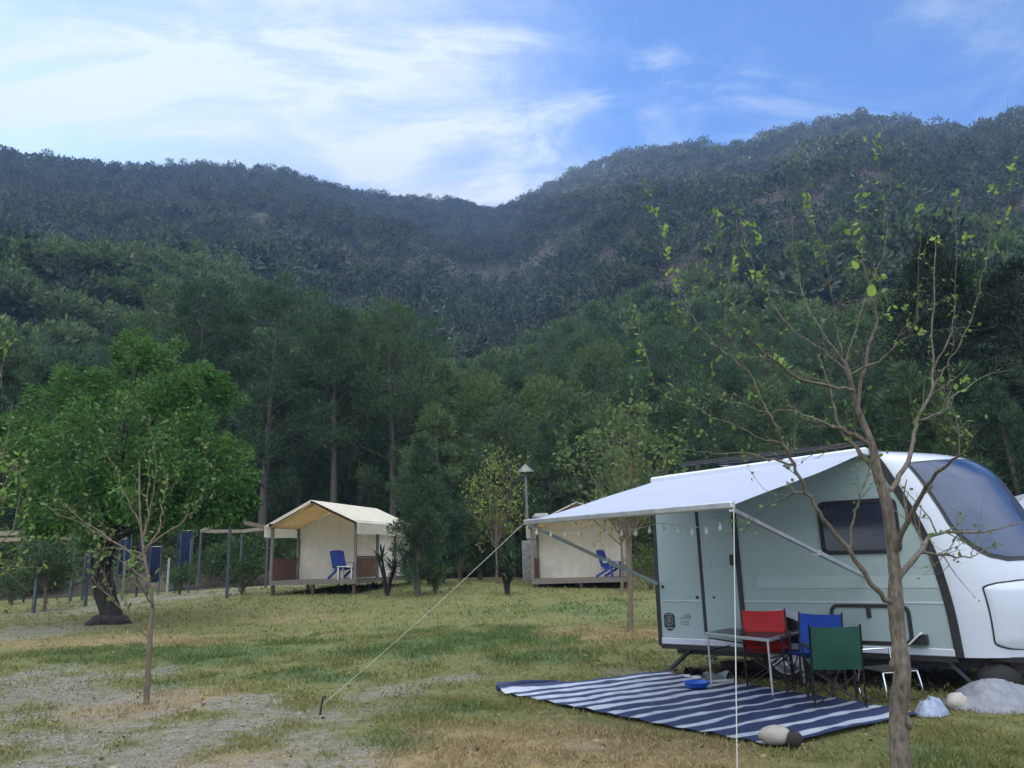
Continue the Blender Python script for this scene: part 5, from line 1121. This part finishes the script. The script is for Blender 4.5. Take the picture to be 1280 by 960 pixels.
# ------------------------------------------------------------------ grass blades and loose stones
rng = np.random.default_rng(101)
def blades(n, y0, y1, h0, h1, wmul):
    d = np.sqrt(rng.uniform(y0 ** 2, y1 ** 2, n)); az = rng.uniform(-0.72, 0.66, n); x, y = d * np.sin(az), d * np.cos(az)
    g_, d_, e_ = masks(x, y); loc = fbm(x * 2.2 + 60, y * 2.2 + 8, 3); keep = rng.random(n) < np.clip((1 - 0.9 * g_) * np.clip(2.6 * (loc - 0.33), 0.10, 1) * (1 - 0.35 * d_), 0, 1)
    # nothing grows through the mat
    q = np.array([[mL.x, mL.y], [mN.x, mN.y], [mR.x, mR.y], [mB.x, mB.y]]); ins = np.ones(n, bool)
    for i in range(4):
        a, b2 = q[i], q[(i + 1) % 4]; ins &= (b2[0] - a[0]) * (y - a[1]) - (b2[1] - a[1]) * (x - a[0]) > 0
    keep &= ~ins; x, y, d_, e_, loc = x[keep], y[keep], d_[keep], e_[keep], loc[keep]; n = len(x)
    C = np.stack([x, y, gmesh_z(x, y) - 0.006], 1); D = np.stack([rng.normal(0, .55, n), rng.normal(0, .55, n), np.ones(n)], 1)
    h = (h0 + (h1 - h0) * rng.random(n) ** 2) * (0.55 + 0.9 * loc) * (1 + .5 * e_); V, Fq = quads(C, D, h, wmul * (0.006 + 0.004 * rng.random(n)), rng, 0.15)
    dry = np.clip(d_ * 0.9 + 0.45 * (rng.random(n) - .45) - .35 * e_ + 0.12, 0, 1); return V, Fq, np.repeat(dry, 4), np.repeat(e_, 4)
parts = [blades(260000, 3.6, 9.5, .025, .085, 1.0), blades(200000, 9.5, 19, .035, .11, 1.8), blades(70000, 19, 38, .05, .14, 4.0)]
V = np.concatenate([p[0] for p in parts]); o_ = 0; FF = []
for p in parts: FF.append(p[1] + o_); o_ += len(p[0])
m = Mat('grass_blades'); ri = m.n('ShaderNodeNewGeometry').outputs['Random Per Island']; dv = m.n('ShaderNodeAttribute', attribute_name='dry').outputs['Fac']; ge = m.n('ShaderNodeAttribute', attribute_name='green').outputs['Fac']
gr = m.mix(ge, m.ramp(ri, [(0, (0.10, 0.115, 0.034)), (1, (0.28, 0.27, 0.095))]), m.ramp(ri, [(0, (0.055, 0.095, 0.030)), (1, (0.135, 0.195, 0.065))])); c = m.mix(dv, gr, m.ramp(ri, [(0, (0.18, 0.14, 0.07)), (1, (0.42, 0.34, 0.19))]))
m.l(c, m.b.inputs['Base Color']); m.b.inputs['Roughness'].default_value = .7; m.b.inputs['Specular IOR Level'].default_value = .2
tr = m.n('ShaderNodeBsdfTranslucent'); m.l(c, tr.inputs[0]); mx = m.n('ShaderNodeMixShader', {0: .3}); m.l(m.b.outputs[0], mx.inputs[1]); m.l(tr.outputs[0], mx.inputs[2]); m.l(mx.outputs[0], m.o.inputs[0])
prop(np_mesh('grass', V, np.concatenate(FF), m.m, attrs={'dry': np.concatenate([p[2] for p in parts]), 'green': np.concatenate([p[3] for p in parts])}), kind='stuff', label='short patchy meadow grass, partly dry', category='grass')
n = 26000; d = np.sqrt(rng.uniform(3.6 ** 2, 16 ** 2, n)); az = rng.uniform(-.72, .5, n); x, y = d * np.sin(az), d * np.cos(az); g_, d_, e_ = masks(x, y); kp = rng.random(n) < np.clip(g_ * 1.0 + 0.03, 0, 1); x, y, d = x[kp], y[kp], d[kp]; n = len(x)
oc = np.array([[1, 0, 0], [0, 1, 0], [-1, 0, 0], [0, -1, 0], [0, 0, 1], [0, 0, -1]], float); of = np.array([[0, 1, 4], [1, 2, 4], [2, 3, 4], [3, 0, 4], [1, 0, 5], [2, 1, 5], [3, 2, 5], [0, 3, 5]])
s = (0.005 + 0.010 * rng.random(n) ** 3)[:, None, None] * (0.7 + 0.6 * rng.random((n, 6, 1))) * (1 + .05 * d[:, None, None]); V = oc[None] * s * np.array([1, 1, .6]); a = rng.random(n) * 6.28; ca, sa = np.cos(a)[:, None], np.sin(a)[:, None]
V = np.stack([V[:, :, 0] * ca - V[:, :, 1] * sa + x[:, None], V[:, :, 0] * sa + V[:, :, 1] * ca + y[:, None], V[:, :, 2] + gmesh_z(x, y)[:, None] + .003], -1).reshape(-1, 3)
m = Mat('loose_stone'); ri = m.n('ShaderNodeNewGeometry').outputs['Random Per Island']; m.l(m.ramp(ri, [(0, (.12, .115, .11)), (.6, (.19, .185, .18)), (1, (.29, .285, .28))]), m.b.inputs['Base Color']); m.b.inputs['Roughness'].default_value = .9
prop(np_mesh('gravel', V, (np.arange(n)[:, None, None] * 6 + of[None]).reshape(-1, 3), m.m), kind='stuff', label='loose grey gravel on the track', category='gravel')

n = 2600; d = np.sqrt(rng.uniform(3.6 ** 2, 15 ** 2, n)); az = rng.uniform(-.72, .62, n); x, y = d * np.sin(az), d * np.cos(az)
q = np.array([[mL.x, mL.y], [mN.x, mN.y], [mR.x, mR.y], [mB.x, mB.y]]); ins = np.ones(n, bool)
for i in range(4):
    a, b2 = q[i], q[(i + 1) % 4]; ins &= (b2[0] - a[0]) * (y - a[1]) - (b2[1] - a[1]) * (x - a[0]) > 0
kp = (~ins) & (fbm(x * .8 + 9, y * .8 + 40, 3) + .3 * (rng.random(n) - .5) > .5); x, y = x[kp], y[kp]; n = len(x)
C = np.stack([x, y, gmesh_z(x, y) + .012], 1); D = np.stack([rng.normal(size=n), rng.normal(size=n), rng.normal(0, .25, n)], 1); V, Fq = ovate(C, D, 0.025 + .04 * rng.random(n), 0.014 + 0.02 * rng.random(n), rng)
m = Mat('dead_leaf'); ri = m.n('ShaderNodeNewGeometry').outputs['Random Per Island']; m.l(m.ramp(ri, [(0, (.05, .035, .02)), (.6, (.16, .11, .06)), (1, (.32, .25, .15))]), m.b.inputs['Base Color']); m.b.inputs['Roughness'].default_value = .8
prop(np_mesh('leaf_litter', V, Fq, m.m), kind='stuff', label='dead leaves scattered over grass and gravel', category='litter')
